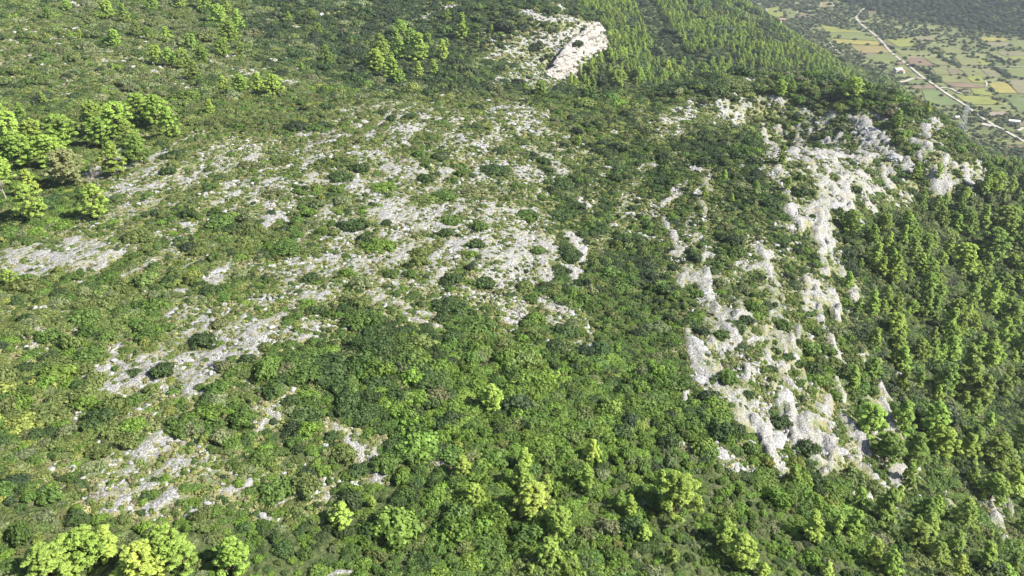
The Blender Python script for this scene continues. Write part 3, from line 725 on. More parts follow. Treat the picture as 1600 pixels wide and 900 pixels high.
def tones(px, py, x, y, n):
    """palette index per plant, by where on the hill it grows"""
    W = np.zeros((n, len(PK_)))
    base = dict(dark=.22, green=.32, olive=.24, vivid=.08, grey=.08, brown=.02, yellow=.02, deep=.03)
    for i, k in enumerate(PK_): W[:, i] = base[k]
    def g(cx, cy, rx, ry): return np.exp(-((px - cx) / rx) ** 2 - ((py - cy) / ry) ** 2)
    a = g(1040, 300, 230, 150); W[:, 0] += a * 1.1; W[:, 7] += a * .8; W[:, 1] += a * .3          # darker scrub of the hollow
    a = g(150, 640, 320, 200); W[:, 2] += a * 1.0; W[:, 4] += a * .22; W[:, 6] += a * .10; W[:, 1] += a * .5
    a = g(830, 750, 420, 170); W[:, 3] += a * 1.6; W[:, 1] += a * 1.7; W[:, 0] += a * .4
    a = g(620, 600, 230, 60); W[:, 0] += a * .6; W[:, 1] += a * .7; W[:, 3] += a * .3
    a = g(200, 80, 330, 110); W[:, 2] += a * .9; W[:, 4] += a * 1.0
    a = inpoly(px, py, FOREST_FAR) * 1.0; W[:, 0] += a * .6; W[:, 7] += a * 1.2
    a = inpoly(px, py, BACK) * 1.0; W[:, 0] += a * 2.4; W[:, 7] += a * 2.2; W[:, 4] += a * .5  # shade behind the crest, painted into the scrub colours
    a = g(530, 575, 110, 65); W[:, 0] += a * 3; W[:, 1] += a * 1.2
    a = g(640, 180, 520, 38) * (py > 135); W[:, 2] += a * 1.3; W[:, 5] += a * .3; W[:, 6] += a * .25
    a = inpoly(px, py, FOREST_R) * 1.0; W[:, 0] += a * .7; W[:, 7] += a * .3; W[:, 4] += a * .3; W[:, 2] += a * .2  # dark shadows among these pines are put into the scrub tones
    a = g(1280, 860, 260, 80); W[:, 1] += a * .5; W[:, 3] += a * .3; W[:, 4] += a * .2
    nz = [fbm(x, y, 26, 3, 100 + i) for i in range(len(PK_))]
    W *= np.exp(2.0 * np.stack(nz, 1))
    W /= W.sum(1)[:, None]; c = W.cumsum(1)
    return (rng.random(n)[:, None] > c).sum(1).clip(0, len(PK_) - 1)
ti = tones(px, py, x, y, len(x))
ti = np.where(inpoly(px, py, CLEARING), np.where(rng.random(len(x)) < .75, 7, 0), ti)  # the strip lies in shadow; that shade is painted as dark scrub tones
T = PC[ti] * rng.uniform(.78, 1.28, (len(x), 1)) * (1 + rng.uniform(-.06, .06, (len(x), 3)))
nz = fbm(x, y, 7, 3, 55); nz2 = fbm(x, y, 3.2, 2, 56)
p_bush = np.clip(1.24 - 1.85 * B + .45 * nz + .3 * nz2, 0.0, 1)
p_bush = np.maximum(p_bush, .17 + .13 * sstep(1030, 1110, px) * sstep(380, 520, py))
p_bush = np.where(B < .08, 1, p_bush)
p_bush *= sstep(1, 9, above) * .85 + .15
clear = inpoly(px, py, CLEARING)
p_bush = np.where(clear, .85, p_bush)
sel = rng.random(len(x)) < p_bush
size = st * rng.uniform(.58, .95, len(x)) * np.where(B > .3, .78, 1.0) * (1 + .35 * (fbm(x, y, 14, 2, 57)))
big = rng.random(len(x)) < .10; size = np.where(big & (B < .6), size * 1.5, size)
size *= np.exp(.28 * np.clip(rng.normal(0, 1, len(x)), -2, 2)) * (1 + .5 * fbm(x, y, 33, 2, 58))
size = np.where(clear, size * .55, size)
size *= 1 + .35 * np.exp(-((px - 530) / 110) ** 2 - ((py - 575) / 60) ** 2)
size *= (1 - .15 * sstep(.2, .5, B) - .25 * sstep(.5, .9, B))
valley = above < 12

# --- individual bushes: the ones that stand out on open ground
HAND_B = [(215,365,46,'olive'),(450,245,40,'olive'),(530,270,42,'dark'),(560,258,32,'dark'),(600,285,40,'vivid'),(664,303,56,'olive'),(692,300,46,'green'),(735,292,54,'brown'),(770,258,46,'dark'),
 (410,256,28,'grey'),(465,345,28,'green'),(535,310,30,'grey'),(552,345,50,'dark'),(590,376,52,'vivid'),(445,382,52,'green'),(482,388,44,'olive'),(428,297,34,'brown'),(604,347,20,'dark'),
 (653,345,12,'green'),(706,341,34,'green'),(697,362,26,'dark'),(744,380,30,'dark'),(736,396,24,'vivid'),(655,390,36,'olive'),(485,432,36,'dark'),(542,425,28,'vivid'),(612,425,28,'green'),
 (562,441,38,'grey'),(642,427,26,'green'),(706,432,36,'dark'),(750,352,28,'green'),(756,442,36,'dark'),(875,328,54,'dark'),(884,386,34,'dark'),(820,330,40,'green'),(400,370,36,'olive'),
 (700,470,60,'dark'),(740,500,60,'green'),(330,450,34,'dark'),(318,528,44,'dark'),(255,575,44,'dark'),(210,580,28,'dark'),(268,592,18,'yellow'),(345,340,44,'green'),(365,352,40,'dark'),
 (585,538,30,'dark'),(612,520,26,'dark'),(636,528,22,'green'),(630,498,20,'green'),(640,512,24,'dark'),(450,500,20,'green'),(418,490,16,'vivid'),(480,470,28,'vivid'),(830,465,28,'green'),
 (880,512,46,'dark'),(868,538,36,'dark'),(1128,520,30,'green'),(1145,505,44,'dark'),(1180,490,30,'vivid'),(1135,590,34,'green'),(1168,615,22,'dark'),(1218,655,40,'dark'),(1230,555,26,'dark'),
 (1272,590,30,'vivid'),(1248,565,26,'green'),(1300,575,26,'dark'),(1290,545,26,'green'),(1222,505,28,'green'),(1260,700,44,'dark'),(1180,745,26,'green'),(1385,330,34,'dark'),(1375,318,30,'olive'),
 (1410,268,26,'green'),(1360,265,30,'olive'),(1300,270,28,'olive'),(1250,300,26,'dark'),(1335,295,24,'dark'),(1425,225,26,'green'),(1340,240,22,'dark'),(1300,225,26,'dark'),(870,440,24,'green'),
 (840,390,24,'green'),(905,440,22,'dark'),(1010,205,24,'dark'),(1100,195,26,'dark'),(1180,180,26,'olive'),(560,730,40,'dark'),(600,720,48,'green'),(540,705,40,'olive'),(640,705,44,'green'),
 (480,755,56,'olive'),(430,760,60,'green'),(520,560,90,'dark'),(470,575,60,'green'),(590,570,60,'dark'),(330,640,50,'vivid'),(380,650,50,'green'),(350,570,30,'brown'),(165,690,20,'brown'),
 (70,640,60,'olive'),(130,490,56,'green'),(90,560,60,'olive'),(150,590,40,'olive'),(850,250,24,'dark'),(360,240,18,'green'),(262,265,28,'dark'),(330,262,22,'olive'),(385,255,26,'brown'),
 (640,182,20,'dark'),(612,185,18,'dark'),(740,195,24,'dark'),(690,190,24,'green'),(780,232,26,'dark'),(880,285,36,'dark')]
bx_, by_, bz_, bt_ = cast([b[0] for b in HAND_B], [b[1] + b[2] * .22 for b in HAND_B])
IND = []      # (x, y, z, radius, tone name, px, py)
for (bpx, bpy_, bw, tn), X_, Y_, Z_, t_ in zip(HAND_B, bx_, by_, bz_, bt_):
    IND.append((X_, Y_, Z_, bw * t_ / F0 / 2 * 1.08, tn, bpx, bpy_))
score = np.where(sel & (B > .22) & (B < .85) & (px > 10) & (px < 1590) & (py > 150) & (py < 890) & ~valley, size / dep, 0)
hp = np.array([(i[0], i[1], i[3]) for i in IND])
# clear the mass under the hand placed bushes
dmin = np.full(len(x), 1e9)
for hx, hy, hr in hp: dmin = np.minimum(dmin, np.hypot(x - hx, y - hy) / hr)
sel &= ~((dmin < .8) & (B > .15)); score = np.where(dmin < 1.1, 0, score)
order = np.argsort(-score)[:400]; taken = []
for i in order:
    if score[i] <= 0 or len(IND) >= 296: break
    if all(math.hypot(px[i] - q[5], (py[i] - q[6]) * 1.3) > 13 for q in IND):
        IND.append((x[i], y[i], z[i], size[i] * 1.12, PK_[ti[i]], px[i], py[i])); taken.append(i)
sel[taken] = False

def region_of(px, py, table):
    best = None; bd = 1e18
    for (cx, cy, ph) in table:
        d = (px - cx) ** 2 + ((py - cy) * 1.2) ** 2
        if d < bd: bd = d; best = ph
    return best
ORD = ["leftmost", "second from left", "third from left", "fourth from left", "fifth from left", "sixth from left", "seventh from left", "eighth from left", "ninth from left",
       "tenth from left", "eleventh from left", "twelfth from left", "thirteenth from left", "fourteenth from left", "fifteenth from left", "sixteenth from left", "seventeenth from left", "eighteenth from left", "nineteenth from left", "twentieth from left"]
def ordinal(i, n):
    if n == 1: return "lone"
    if i < n / 2 or n > 40: return ORD[min(i, 19)]
    j = n - 1 - i
    return "rightmost" if j == 0 else ORD[min(j, 19)].replace("left", "right")
TONE_W = dict(dark="dark green", green="mid green", olive="olive", vivid="bright green", grey="grey green", brown="brownish", yellow="yellow green", deep="blackish green")
BREG = [(80,410,"on the pale left-edge slab"),(230,290,"by the upper left ledge"),(360,250,"beside the upper left stripes"),(340,350,"below the left ledge"),(300,450,"round the left grey slab"),(400,400,"left of the stony centre"),
 (500,330,"in the upper left centre"),(500,430,"in the lower left centre"),(470,240,"above the left centre"),(590,190,"by the twin pale streaks"),(600,280,"below the twin pale streaks"),(610,360,"on the stony centre"),
 (620,430,"below the stony centre"),(720,190,"on the crest behind"),(720,290,"in the upper middle"),(710,370,"on the middle scree"),(720,440,"below the middle scree"),(830,200,"at the rear crest scree"),(830,270,"by the rear white scree"),
 (820,360,"on the white middle rocks"),(840,430,"on the lower white rocks"),(900,490,"at the foot of white rocks"),(780,490,"on the central gravel slope"),(640,510,"above the central dark thicket"),(500,500,"left of the dark thicket"),
 (380,530,"on the long left gravel patch"),(280,580,"on the lower left gravel"),(180,560,"on the small left clearing"),(420,600,"below the long gravel patch"),(580,650,"below the dark thicket"),(90,600,"in the left thicket"),(260,700,"by the lower left rocks"),
 (220,780,"by the bottom left rocks"),(380,780,"left of the bottom gravel"),(480,760,"round the bottom gravel patch"),(570,720,"by the bottom centre gravel"),(680,720,"right of bottom centre gravel"),(960,320,"in the dark hollow"),
 (1040,280,"at the hollow's upper rocks"),(1050,370,"at the hollow's middle rocks"),(1060,190,"on the far crest rocks"),(1160,170,"on the far right crest"),(1100,440,"above the grey rib"),(1110,520,"beside the grey rib"),
 (1190,490,"right of the grey rib"),(1160,570,"on the upper white flank"),(1240,560,"in mid white flank"),(1300,530,"on the white flank's edge"),(1170,640,"on the lower left flank"),(1250,640,"on the lower white flank"),
 (1320,640,"at the flank's right foot"),(1130,715,"by the bottom white outcrop"),(1230,720,"below the white flank"),(1330,710,"by the lower right ledges"),(1370,770,"by the bottom right ledges"),(1250,430,"above the white flank"),
 (1240,350,"left of the crag"),(1310,350,"round the grey crag"),(1250,260,"on the upper right rocks"),(1320,270,"above the grey crag"),(1360,210,"by the bright crest slab"),(1400,270,"below the bright crest slab"),(1440,220,"on the right crest end"),
 (1490,270,"on the far right rocks"),(1260,190,"on the right crest scrub"),(1500,790,"by the bottom corner ledge"),(1580,840,"in the bottom right corner")]
def label_all(items, table, fmt):
    """items: list of (px, py, adjective); -> labels, one for each"""
    reg = {}
    for i, (a, b, adj) in enumerate(items): reg.setdefault((region_of(a, b, table), adj), []).append(i)
    out = [None] * len(items)
    for (ph, adj), ids in reg.items():
        ids.sort(key=lambda i: items[i][0])
        for k, i in enumerate(ids): out[i] = fmt(adj, ordinal(k, len(ids)), ph)
    return out
items = []
for q in IND:
    wpx = q[3] * 2 * F0 / math.sqrt(q[0] ** 2 + q[1] ** 2 + (q[2] - CAMZ) ** 2)
    items.append((q[5], q[6], ("large " if wpx > 38 else "small " if wpx < 20 else "") + TONE_W[q[4]]))
labs = label_all(items, BREG, lambda adj, o, ph: ("%s bush %s%s" % (adj, "" if o == "lone" else o + " of its colour ", ph)))
proto_b = []
for q, lb in zip(IND, labs):
    k = random.choice([0, 1, 2, 3, 3, 5]) if q[3] < 3.2 else random.choice([4, 1, 4])
    o = bpy.data.objects.new("rounded_bush", BUSH[k]); link(o)
    o.location = (q[0], q[1], q[2] - .15); o.rotation_euler = (0, 0, random.uniform(0, 6.28))
    sx = q[3] * 1.0; o.scale = (sx * random.uniform(.9, 1.1), sx * random.uniform(.9, 1.1), min(sx, 3.4) * random.uniform(.85, 1.1))
    c = PAL[q[4]]; b = random.uniform(.85, 1.15); o["tint"] = [c[0] * b, c[1] * b, c[2] * b]
    tag(o, lb, "bush", "rounded bushes scattered over the stony hillside")

# --- the mass of scrub
i = np.nonzero(sel & ~valley)[0]
BC = proto_coll("maquis", BUSH)
n = len(i)
fl = np.where(rng.random(n) < .5, rng.integers(0, 4, n), rng.integers(0, 6, n))
rot = np.stack([rng.uniform(-.12, .12, n), rng.uniform(-.12, .12, n), rng.uniform(0, 6.28, n)], 1)
sz = size[i]; scl = np.stack([sz * rng.uniform(.75, 1.35, n), sz * rng.uniform(.75, 1.35, n), sz * rng.uniform(.65, 1.35, n)], 1)
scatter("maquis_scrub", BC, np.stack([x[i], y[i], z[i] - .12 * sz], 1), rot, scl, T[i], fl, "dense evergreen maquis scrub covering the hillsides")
print("scrub", n, "individual bushes", len(IND))

# --- small tufts and stones on open ground
C2 = candidates(60, 700, lambda y: max(.95, .0042 * y), .72, 40)
x2, y2, s2 = C2.T; z2 = Z(x2, y2); px2, py2, d2 = project(x2, y2, z2)
k = (px2 > -150) & (px2 < 1750) & (py2 > -60) & (py2 < 1050); x2, y2, s2, z2, px2, py2, d2 = [a[k] for a in (x2, y2, s2, z2, px2, py2, d2)]
B2 = bare(px2, py2, x2, y2); nzt = fbm(x2, y2, 4, 3, 77)
kt = np.nonzero((B2 > .12) & (rng.random(len(x2)) < .95 - .38 * B2 + .8 * nzt))[0]; n = len(kt)
TC = np.array([(.22,.25,.075),(.17,.21,.06),(.14,.19,.05),(.27,.26,.12),(.22,.21,.11),(.12,.17,.045)])
tt_ = TC[rng.integers(0, 6, n)] * rng.uniform(.8, 1.2, (n, 1))
sz = s2[kt] * rng.uniform(.3, 1.05, n)
scatter("grass_tufts", proto_coll("tuft", TUFT), np.stack([x2[kt], y2[kt], z2[kt] + .05], 1), np.stack([np.zeros(n), np.zeros(n), rng.uniform(0, 6.28, n)], 1),
        np.stack([sz, sz, sz * rng.uniform(.7, 1.2, n)], 1), tt_, rng.integers(0, 3, n), "low grass and herb tufts between the pale stones")
# low shrubs that break up the stony ground
C5 = candidates(60, 640, lambda y_: max(1.25, .0048 * y_), .72, 40)
x5, y5, s5 = C5.T; z5 = Z(x5, y5); px5, py5, d5 = project(x5, y5, z5)
k = (px5 > -150) & (px5 < 1750) & (py5 > -60) & (py5 < 1050); x5, y5, s5, z5, px5, py5 = [a_[k] for a_ in (x5, y5, s5, z5, px5, py5)]
B5 = bare(px5, py5, x5, y5); n5 = fbm(x5, y5, 4.5, 2, 78) * .7 + fbm(.97 * x5 - .24 * y5, (.24 * x5 + .97 * y5) * .3, 3.2, 2, 80) * .7
k = np.nonzero((B5 > .15) & (rng.random(len(x5)) < .42 - .26 * B5 + 1.0 * n5 + .24 * sstep(1030, 1110, px5) * sstep(380, 520, py5)))[0]; n = len(k)
t5 = PC[rng.choice(8, n, p=[.2, .3, .24, .06, .1, .03, .04, .03])] * rng.uniform(.8, 1.25, (n, 1)); sz = s5[k] * np.exp(rng.normal(-.72, .3, n)).clip(.25, .9)
scatter("low_shrubs", proto_coll("shrub", BUSH), np.stack([x5[k], y5[k], z5[k] - .03], 1), np.stack([np.zeros(n), np.zeros(n), rng.uniform(0, 6.28, n)], 1),
        np.stack([sz * rng.uniform(.8, 1.3, n), sz * rng.uniform(.8, 1.3, n), sz * rng.uniform(.6, 1.2, n)], 1), t5, rng.integers(0, 6, n), "low dwarf shrubs growing in lines between the stony streaks")
print("low shrubs", n)
kr = np.nonzero((B2 > .22) & (rng.random(len(x2)) < .95 * B2 - .6 * nzt - .02))[0]; n = len(kr)
sz = s2[kr] * rng.uniform(.18, .62, n) * (1 + .9 * (rng.random(n) < .12))
scatter("loose_stones", proto_coll("stone", STONES), np.stack([x2[kr], y2[kr], z2[kr] + .1 * sz], 1), np.stack([rng.uniform(-.4, .4, n), rng.uniform(-.4, .4, n), rng.uniform(0, 6.28, n)], 1),
        np.stack([sz * rng.uniform(.8, 1.5, n), sz, sz * rng.uniform(.6, 1.3, n)], 1), np.ones((n, 3)), rng.integers(0, 4, n), "loose pale limestone blocks strewn over the open ground")
print("tufts", len(kt), "stones", n)
C4 = candidates(70, 760, lambda y_: max(1.7, .0066 * y_), .72, 40)
x4, y4, s4 = C4.T; z4 = Z(x4, y4); px4, py4, d4 = project(x4, y4, z4)
B4 = bare(px4, py4, x4, y4); flank = sstep(960, 1080, px4)
k = np.nonzero((px4 > -100) & (px4 < 1700) & (py4 > -40) & (py4 < 1000) & (B4 > .42) & (rng.random(len(x4)) < (B4 - .25) * (.45 + .95 * flank) + .6 * fbm(x4, y4, 7, 2, 79)))[0]; n = len(k)
sz = s4[k] * np.exp(rng.normal(-1.42, .38, n)).clip(.1, .55) * (.85 + .3 * flank[k])
CRAGS = [rock_mesh(81 + q, 3, "crag", 1.2, .9) for q in range(5)]
scatter("limestone_crags", proto_coll("crag", CRAGS), np.stack([x4[k], y4[k], z4[k] + .05 * sz], 1), np.stack([rng.uniform(-.35, .35, n), rng.uniform(-.35, .35, n), np.where(rng.random(n) < .8, -.24 + rng.normal(0, .3, n), rng.uniform(0, 6.28, n))], 1),
        np.stack([sz * rng.uniform(.55, .95, n), sz * rng.uniform(1.0, 2.0, n), sz * rng.uniform(.45, 1.05, n)], 1), np.ones((n, 3)), rng.integers(0, 5, n), "rough limestone blocks and ledges breaking through the thin scrub")
print("crags", n)

# ------------------------------------------------------------------ limestone outcrops one can point to
def outcrop(px_, py_, w, h, ang, label, seed, flat=.5):
    X, Y, Z_, t = [float(a[0]) for a in cast(px_, py_)]
    import bmesh
    bm = bmesh.new(); bmesh.ops.create_icosphere(bm, subdivisions=5, radius=1)
    co = np.array([v.co[:] for v in bm.verts])
    a = w * t / F0 / 2; b = h * t / F0 / 2 * 1.5
    p = co * np.array([a, b, min(a, b) * flat])
    k1 = fbm(p[:, 0] + 31 * seed, p[:, 1] + p[:, 2] * 1.7, 2.6, 4, seed, .6); k2 = fbm(p[:, 0] * .4 + seed, p[:, 1] * .4 + p[:, 2] * 3, 1.3, 3, seed + 5, .6)
    k3 = 1 - np.abs(fbm(p[:, 0] + seed * 7, p[:, 1], 4, 3, seed + 9)) * 2
    d = 1 + .38 * k1 + .25 * np.abs(k2) + .3 * k3
    p = p * d[:, None]
    p[:, 2] = p[:, 2] * .65 + .35 * np.round(p[:, 2] / .7) * .7
    for v, c in zip(bm.verts, p): v.co = c
    me = bpy.data.meshes.new("limestone_outcrop"); bm.to_mesh(me); bm.free(); me.materials.append(M_ROCK)
    o = bpy.data.objects.new("limestone_outcrop", me); link(o); o.location = (X, Y, Z_ - .1 * min(a, b)); o.rotation_euler = (0, 0, ang)
    tag(o, label, "rock outcrop", "pale limestone outcrops of the hillside")
for k, a in enumerate([
 (1106,462,17,40,-.2,"grey limestone rib standing out right of the dark hollow"),(1090,540,18,34,.3,"pale broken outcrop just below the grey rib"),(917,512,10,18,.1,"small bright white block at the foot of the white rocks"),
 (910,395,9,34,-.3,"narrow white rock rib at the right edge of the white rocks"),(1342,345,8,20,0,"short upright white rock beside a pine below the crest"),(1287,366,13,36,0,"grey crag with a dark hollow beside it"),
 (1300,322,34,14,.3,"broad grey crag top under the right crest"),(1362,206,24,22,-.6,"large bright rock slab near the right end of the crest"),(1398,246,20,18,-.5,"jagged white outcrop below the bright crest slab"),
 (1508,280,9,26,0,"white outcrop at the far right shoulder of the hill"),(338,426,26,9,.5,"long tilted grey slab at the left of the stony centre"),(478,404,34,8,.3,"low white ledge left of the stony centre"),
 (1060,188,34,7,.2,"low white ledge on the far crest"),(1212,690,22,36,-.5,"steep white rock face at the foot of the white flank"),(1222,630,26,38,-.5,"rugged white rock face in the lower white flank"),
 (1308,706,28,10,.1,"white ledge below right of the white flank"),(1366,748,16,16,-.6,"white ledge among the bottom right pines"),(1350,776,16,8,0,"low rock lip under the bottom right ledge"),(233,793,12,7,.2,"small bright boulder in the bottom left thicket"),
 (252,758,24,8,.5,"white tilted slab in the lower left thicket"),(274,716,12,10,.7,"small white slab above the tilted slab"),(1125,712,26,18,-.7,"white outcrop alone in the scrub left of the flank"),(1302,480,9,26,0,"narrow white rock at the top right of the flank"),
 (1376,602,10,16,-.6,"small white ledge among pines right of the flank"),(1334,664,14,14,-.5,"white ledge at the flank's right foot"),(1092,594,20,16,-.3,"pale slab left of the upper white flank"),(290,350,44,5,.35,"thin pale ledge crossing the left scrub"),
 (985,334,16,6,.3,"small pale outcrop in the dark hollow"),(1052,366,8,22,-.3,"white rock rib in the dark hollow"),(1314,622,14,22,-.4,"jagged rock edge on the right of the white flank")]):
    outcrop(*a[:5], a[5], 300 + k)

# ------------------------------------------------------------------ pines
PT = {'bright': (.290,.405,.080), 'lime': (.345,.445,.095), 'mid': (.225,.320,.068), 'dull': (.140,.215,.055), 'pale': (.28,.31,.14)}
PW = dict(bright="bright green", lime="lime green", mid="fresh green", dull="dark green", pale="pale green")
HP = [(78,884,64,'lime',5),(110,862,58,'lime',1),(142,858,66,'bright',5),(172,850,58,'lime',0),(228,880,66,'lime',6),(262,858,72,'bright',5),(290,864,64,'bright',1),(365,870,58,'bright',5),(110,896,40,'lime',3),(205,895,40,'bright',3),
 (770,625,42,'lime',5),(723,729,36,'lime',1),(742,774,38,'bright',3),(535,806,40,'lime',3),(582,784,20,'bright',1),(820,720,38,'bright',0),(815,746,46,'lime',1),(830,786,58,'lime',5),(853,758,34,'lime',1),(870,818,52,'bright',5),(858,868,54,'lime',3),
 (830,893,26,'lime',1),(924,706,40,'lime',1),(917,748,48,'bright',2),(985,790,40,'bright',2),(966,778,28,'mid',0),(1032,748,34,'lime',2),(1052,776,68,'bright',5),(1005,832,30,'lime',1),(1050,868,26,'mid',3),(1128,832,50,'bright',1),(1158,862,56,'bright',3),
 (1190,892,30,'lime',1),(866,730,16,'mid',0),(1268,822,58,'bright',2),(1328,818,52,'bright',2),(1304,820,34,'bright',0),(1362,862,52,'bright',4),(1390,880,50,'bright',0),(1340,782,46,'mid',4),(1374,795,72,'mid',2),(1380,704,52,'mid',5),(1424,708,60,'mid',1),
 (1418,745,46,'mid',4),(1466,694,52,'bright',5),(1506,702,48,'bright',1),(1548,712,54,'mid',5),(1590,695,60,'bright',0),(1545,765,46,'bright',5),(1580,757,40,'lime',1),(1500,812,50,'mid',3),(1440,796,44,'mid',4),(1430,838,46,'mid',5),(1458,866,42,'mid',3),
 (1535,872,54,'bright',2),(1600,820,40,'mid',1),(1240,745,30,'mid',0),(1566,895,34,'bright',3),(1290,890,30,'lime',1),(1405,655,56,'bright',1),(1352,662,54,'bright',5),(1330,592,42,'bright',2),(1408,565,44,'bright',2),(1398,560,34,'bright',0),
 (1463,555,34,'bright',0),(1500,590,84,'mid',2),(1522,618,62,'mid',0),(1468,600,56,'mid',4),(1452,548,34,'mid',3),(1392,512,38,'bright',5),(1360,478,44,'bright',2),(1382,470,38,'mid',0),(1440,480,44,'mid',4),(1478,508,50,'bright',2),(1482,535,40,'bright',3),
 (1398,480,40,'mid',0),(1362,372,34,'mid',4),(1384,378,26,'bright',0),(1408,371,30,'bright',2),(1424,392,34,'mid',1),(1455,380,32,'bright',2),(1478,388,28,'bright',0),(1500,412,48,'bright',5),(1362,405,42,'bright',2),(1375,420,34,'bright',2),(1393,425,44,'bright',1),
 (1414,345,26,'bright',1),(1325,350,34,'mid',5),(1430,270,24,'bright',1),(1464,272,26,'bright',2),(1322,440,26,'bright',1),(1228,290,22,'mid',4),(1220,246,32,'mid',4),(1250,278,14,'mid',0),(1100,300,18,'bright',0),(1132,275,16,'bright',2),(1180,296,22,'mid',0),(1143,310,12,'bright',1),
 (903,222,14,'lime',3),(1328,142,30,'bright',5),(1218,142,24,'bright',5),(1400,190,26,'bright',1),(1448,172,20,'bright',2),(1236,138,18,'mid',3),(1340,165,16,'bright',3),(1532,345,40,'mid',2),(1565,352,44,'mid',5),(1548,390,50,'mid',5),(1585,370,40,'mid',3),
 (1470,345,34,'mid',4),(1510,355,34,'mid',3),(1500,320,26,'mid',0),(1440,310,20,'mid',4),(1592,440,46,'bright',5),(1560,455,44,'mid',3),(1540,470,50,'bright',2),(1512,470,46,'mid',1),(1575,495,46,'bright',5),(1592,545,50,'mid',1),(1560,520,44,'bright',2),
 (20,212,52,'lime',5),(58,222,50,'bright',5),(100,215,50,'bright',6),(35,245,50,'bright',5),(80,245,48,'bright',6),(150,192,46,'bright',5),(188,196,50,'bright',6),(222,176,42,'bright',5),(246,182,46,'bright',5),(268,198,44,'bright',1),(180,256,48,'bright',3),
 (215,240,42,'mid',5),(50,292,40,'lime',1),(55,325,56,'lime',3),(108,270,52,'pale',6),(152,322,52,'lime',3),(5,275,48,'lime',5),(20,438,28,'lime',3),(160,215,44,'mid',5),(205,215,40,'mid',3),(5,180,30,'bright',1),(35,178,26,'bright',1),
 (330,172,24,'bright',1),(355,14,22,'bright',1),(170,20,24,'bright',5),(196,26,26,'bright',1),(240,10,20,'bright',5),(282,6,22,'bright',5),(320,10,26,'bright',5),(343,30,30,'bright',5),(362,58,34,'bright',5),(372,36,28,'bright',1),(350,80,28,'bright',3),(378,80,20,'mid',3),
 (180,64,24,'bright',5),(215,50,22,'mid',3),(232,56,20,'mid',5),(262,60,24,'bright',1),(246,92,28,'bright',5),(266,94,28,'bright',1),(288,98,30,'bright',3),(305,116,28,'mid',3),(300,74,28,'mid',5),(318,92,26,'mid',5),(76,25,18,'mid',5),(106,12,16,'bright',5),(110,56,12,'bright',1),
 (126,56,14,'bright',1),(428,140,32,'lime',5),(404,134,28,'bright',1),(378,135,26,'bright',5),(350,135,24,'bright',1),(360,148,18,'bright',5),(70,158,20,'mid',0),
 (575,74,14,'bright',1),(625,48,22,'bright',5),(595,72,26,'mid',3),(620,66,28,'bright',1),(642,62,24,'bright',3),(656,82,40,'bright',1),(668,68,22,'mid',5),(598,88,30,'bright',5),(626,84,28,'bright',3),(590,102,34,'bright',5),(612,112,34,'bright',1),(624,124,22,'bright',3),
 (655,112,22,'lime',1),(680,112,26,'bright',2),(692,84,30,'bright',1),(699,72,16,'bright',0),(722,48,38,'bright',2),(698,26,16,'bright',3),(575,108,18,'bright',1),(510,90,26,'mid',3),(498,48,16,'mid',5),(485,25,16,'mid',5),(550,66,12,'bright',1),(768,48,12,'bright',1),(720,96,14,'mid',3),
 (438,58,10,'mid',1),(452,30,16,'bright',1),(472,108,14,'bright',1),(845,142,22,'bright',5),(822,140,14,'bright',3),(965,128,26,'bright',6),(994,122,24,'bright',5),(1036,122,18,'bright',3),(1096,112,20,'mid',5),(912,128,16,'bright',1),(1002,92,12,'mid',3),(1310,172,14,'bright',3)]
bx_, by_, bz_, bt_ = cast([p[0] for p in HP], [p[1] + p[2] * .40 for p in HP])
PI_ = []   # x,y,z,height,tone,proto,px,py
for p, X_, Y_, Z_, t_ in zip(HP, bx_, by_, bz_, bt_):
    lift = 1 / max(.35, math.cos(math.asin(min(.95, (CAMZ - Z_) / t_)))) if t_ > 0 else 1
    PI_.append((X_, Y_, Z_, p[2] * t_ / F0 * 1.14, p[3], p[4], p[0], p[1]))
# more pines where the wood closes up, on the right slope
def spaced(poly, y0, y1, sp, noise_cut, seed, avoid=()):
    C_ = candidates(y0, y1, lambda y_: sp, .8, 60); X_, Y_ = C_[:, 0], C_[:, 1]
    Z_ = Z(X_, Y_); a, b, d = project(X_, Y_, Z_)
    k = inpoly(a, b, poly) & (fbm(X_, Y_, 30, 2, seed) > noise_cut) & ~inpoly(a, b, CLEARING)
    k &= (a > -40) & (a < 1700) & (b > -45) & (b < 960)
    return X_[k], Y_[k], Z_[k], a[k], b[k], d[k]
X_, Y_, Z_, a, b, d = spaced(FOREST_R, 90, 760, 7.6, -.28, 91)
pb_ = bare(a, b, X_, Y_)
have = np.array([(p[0], p[1]) for p in PI_])
cand = []
for k in range(len(X_)):
    if pb_[k] > .3: continue
    if np.min(np.hypot(have[:, 0] - X_[k], have[:, 1] - Y_[k])) < 4.6: continue
    h = random.choice([random.uniform(3.5, 6), random.uniform(5.5, 9), random.uniform(6, 11.5)])
    tone = random.choice(['mid', 'mid', 'bright', 'bright'] if b[k] > 420 else ['mid', 'mid', 'dull', 'bright'])
    cand.append((X_[k], Y_[k], Z_[k], h, tone, random.randrange(0, 6), a[k], b[k] - h * F0 / d[k] * .4))
X_, Y_, Z_, a, b, d = spaced([(1225,800),(1330,770),(1420,730),(1600,780),(1660,940),(1225,940)], 70, 300, 8.0, -.1, 93)
pb_ = bare(a, b, X_, Y_)
for k in range(len(X_)):
    if pb_[k] > .3 or np.min(np.hypot(have[:, 0] - X_[k], have[:, 1] - Y_[k])) < 4.5: continue
    h = random.uniform(3.0, 6.5)
    cand.append((X_[k], Y_[k], Z_[k], h, random.choice(['mid', 'bright', 'bright', 'lime']), random.choice([0, 2, 4, 1]), a[k], b[k] - h * F0 / d[k] * .4))
onscreen = [c for c in cand if -10 < c[6] < 1610 and -10 < c[7] < 910]
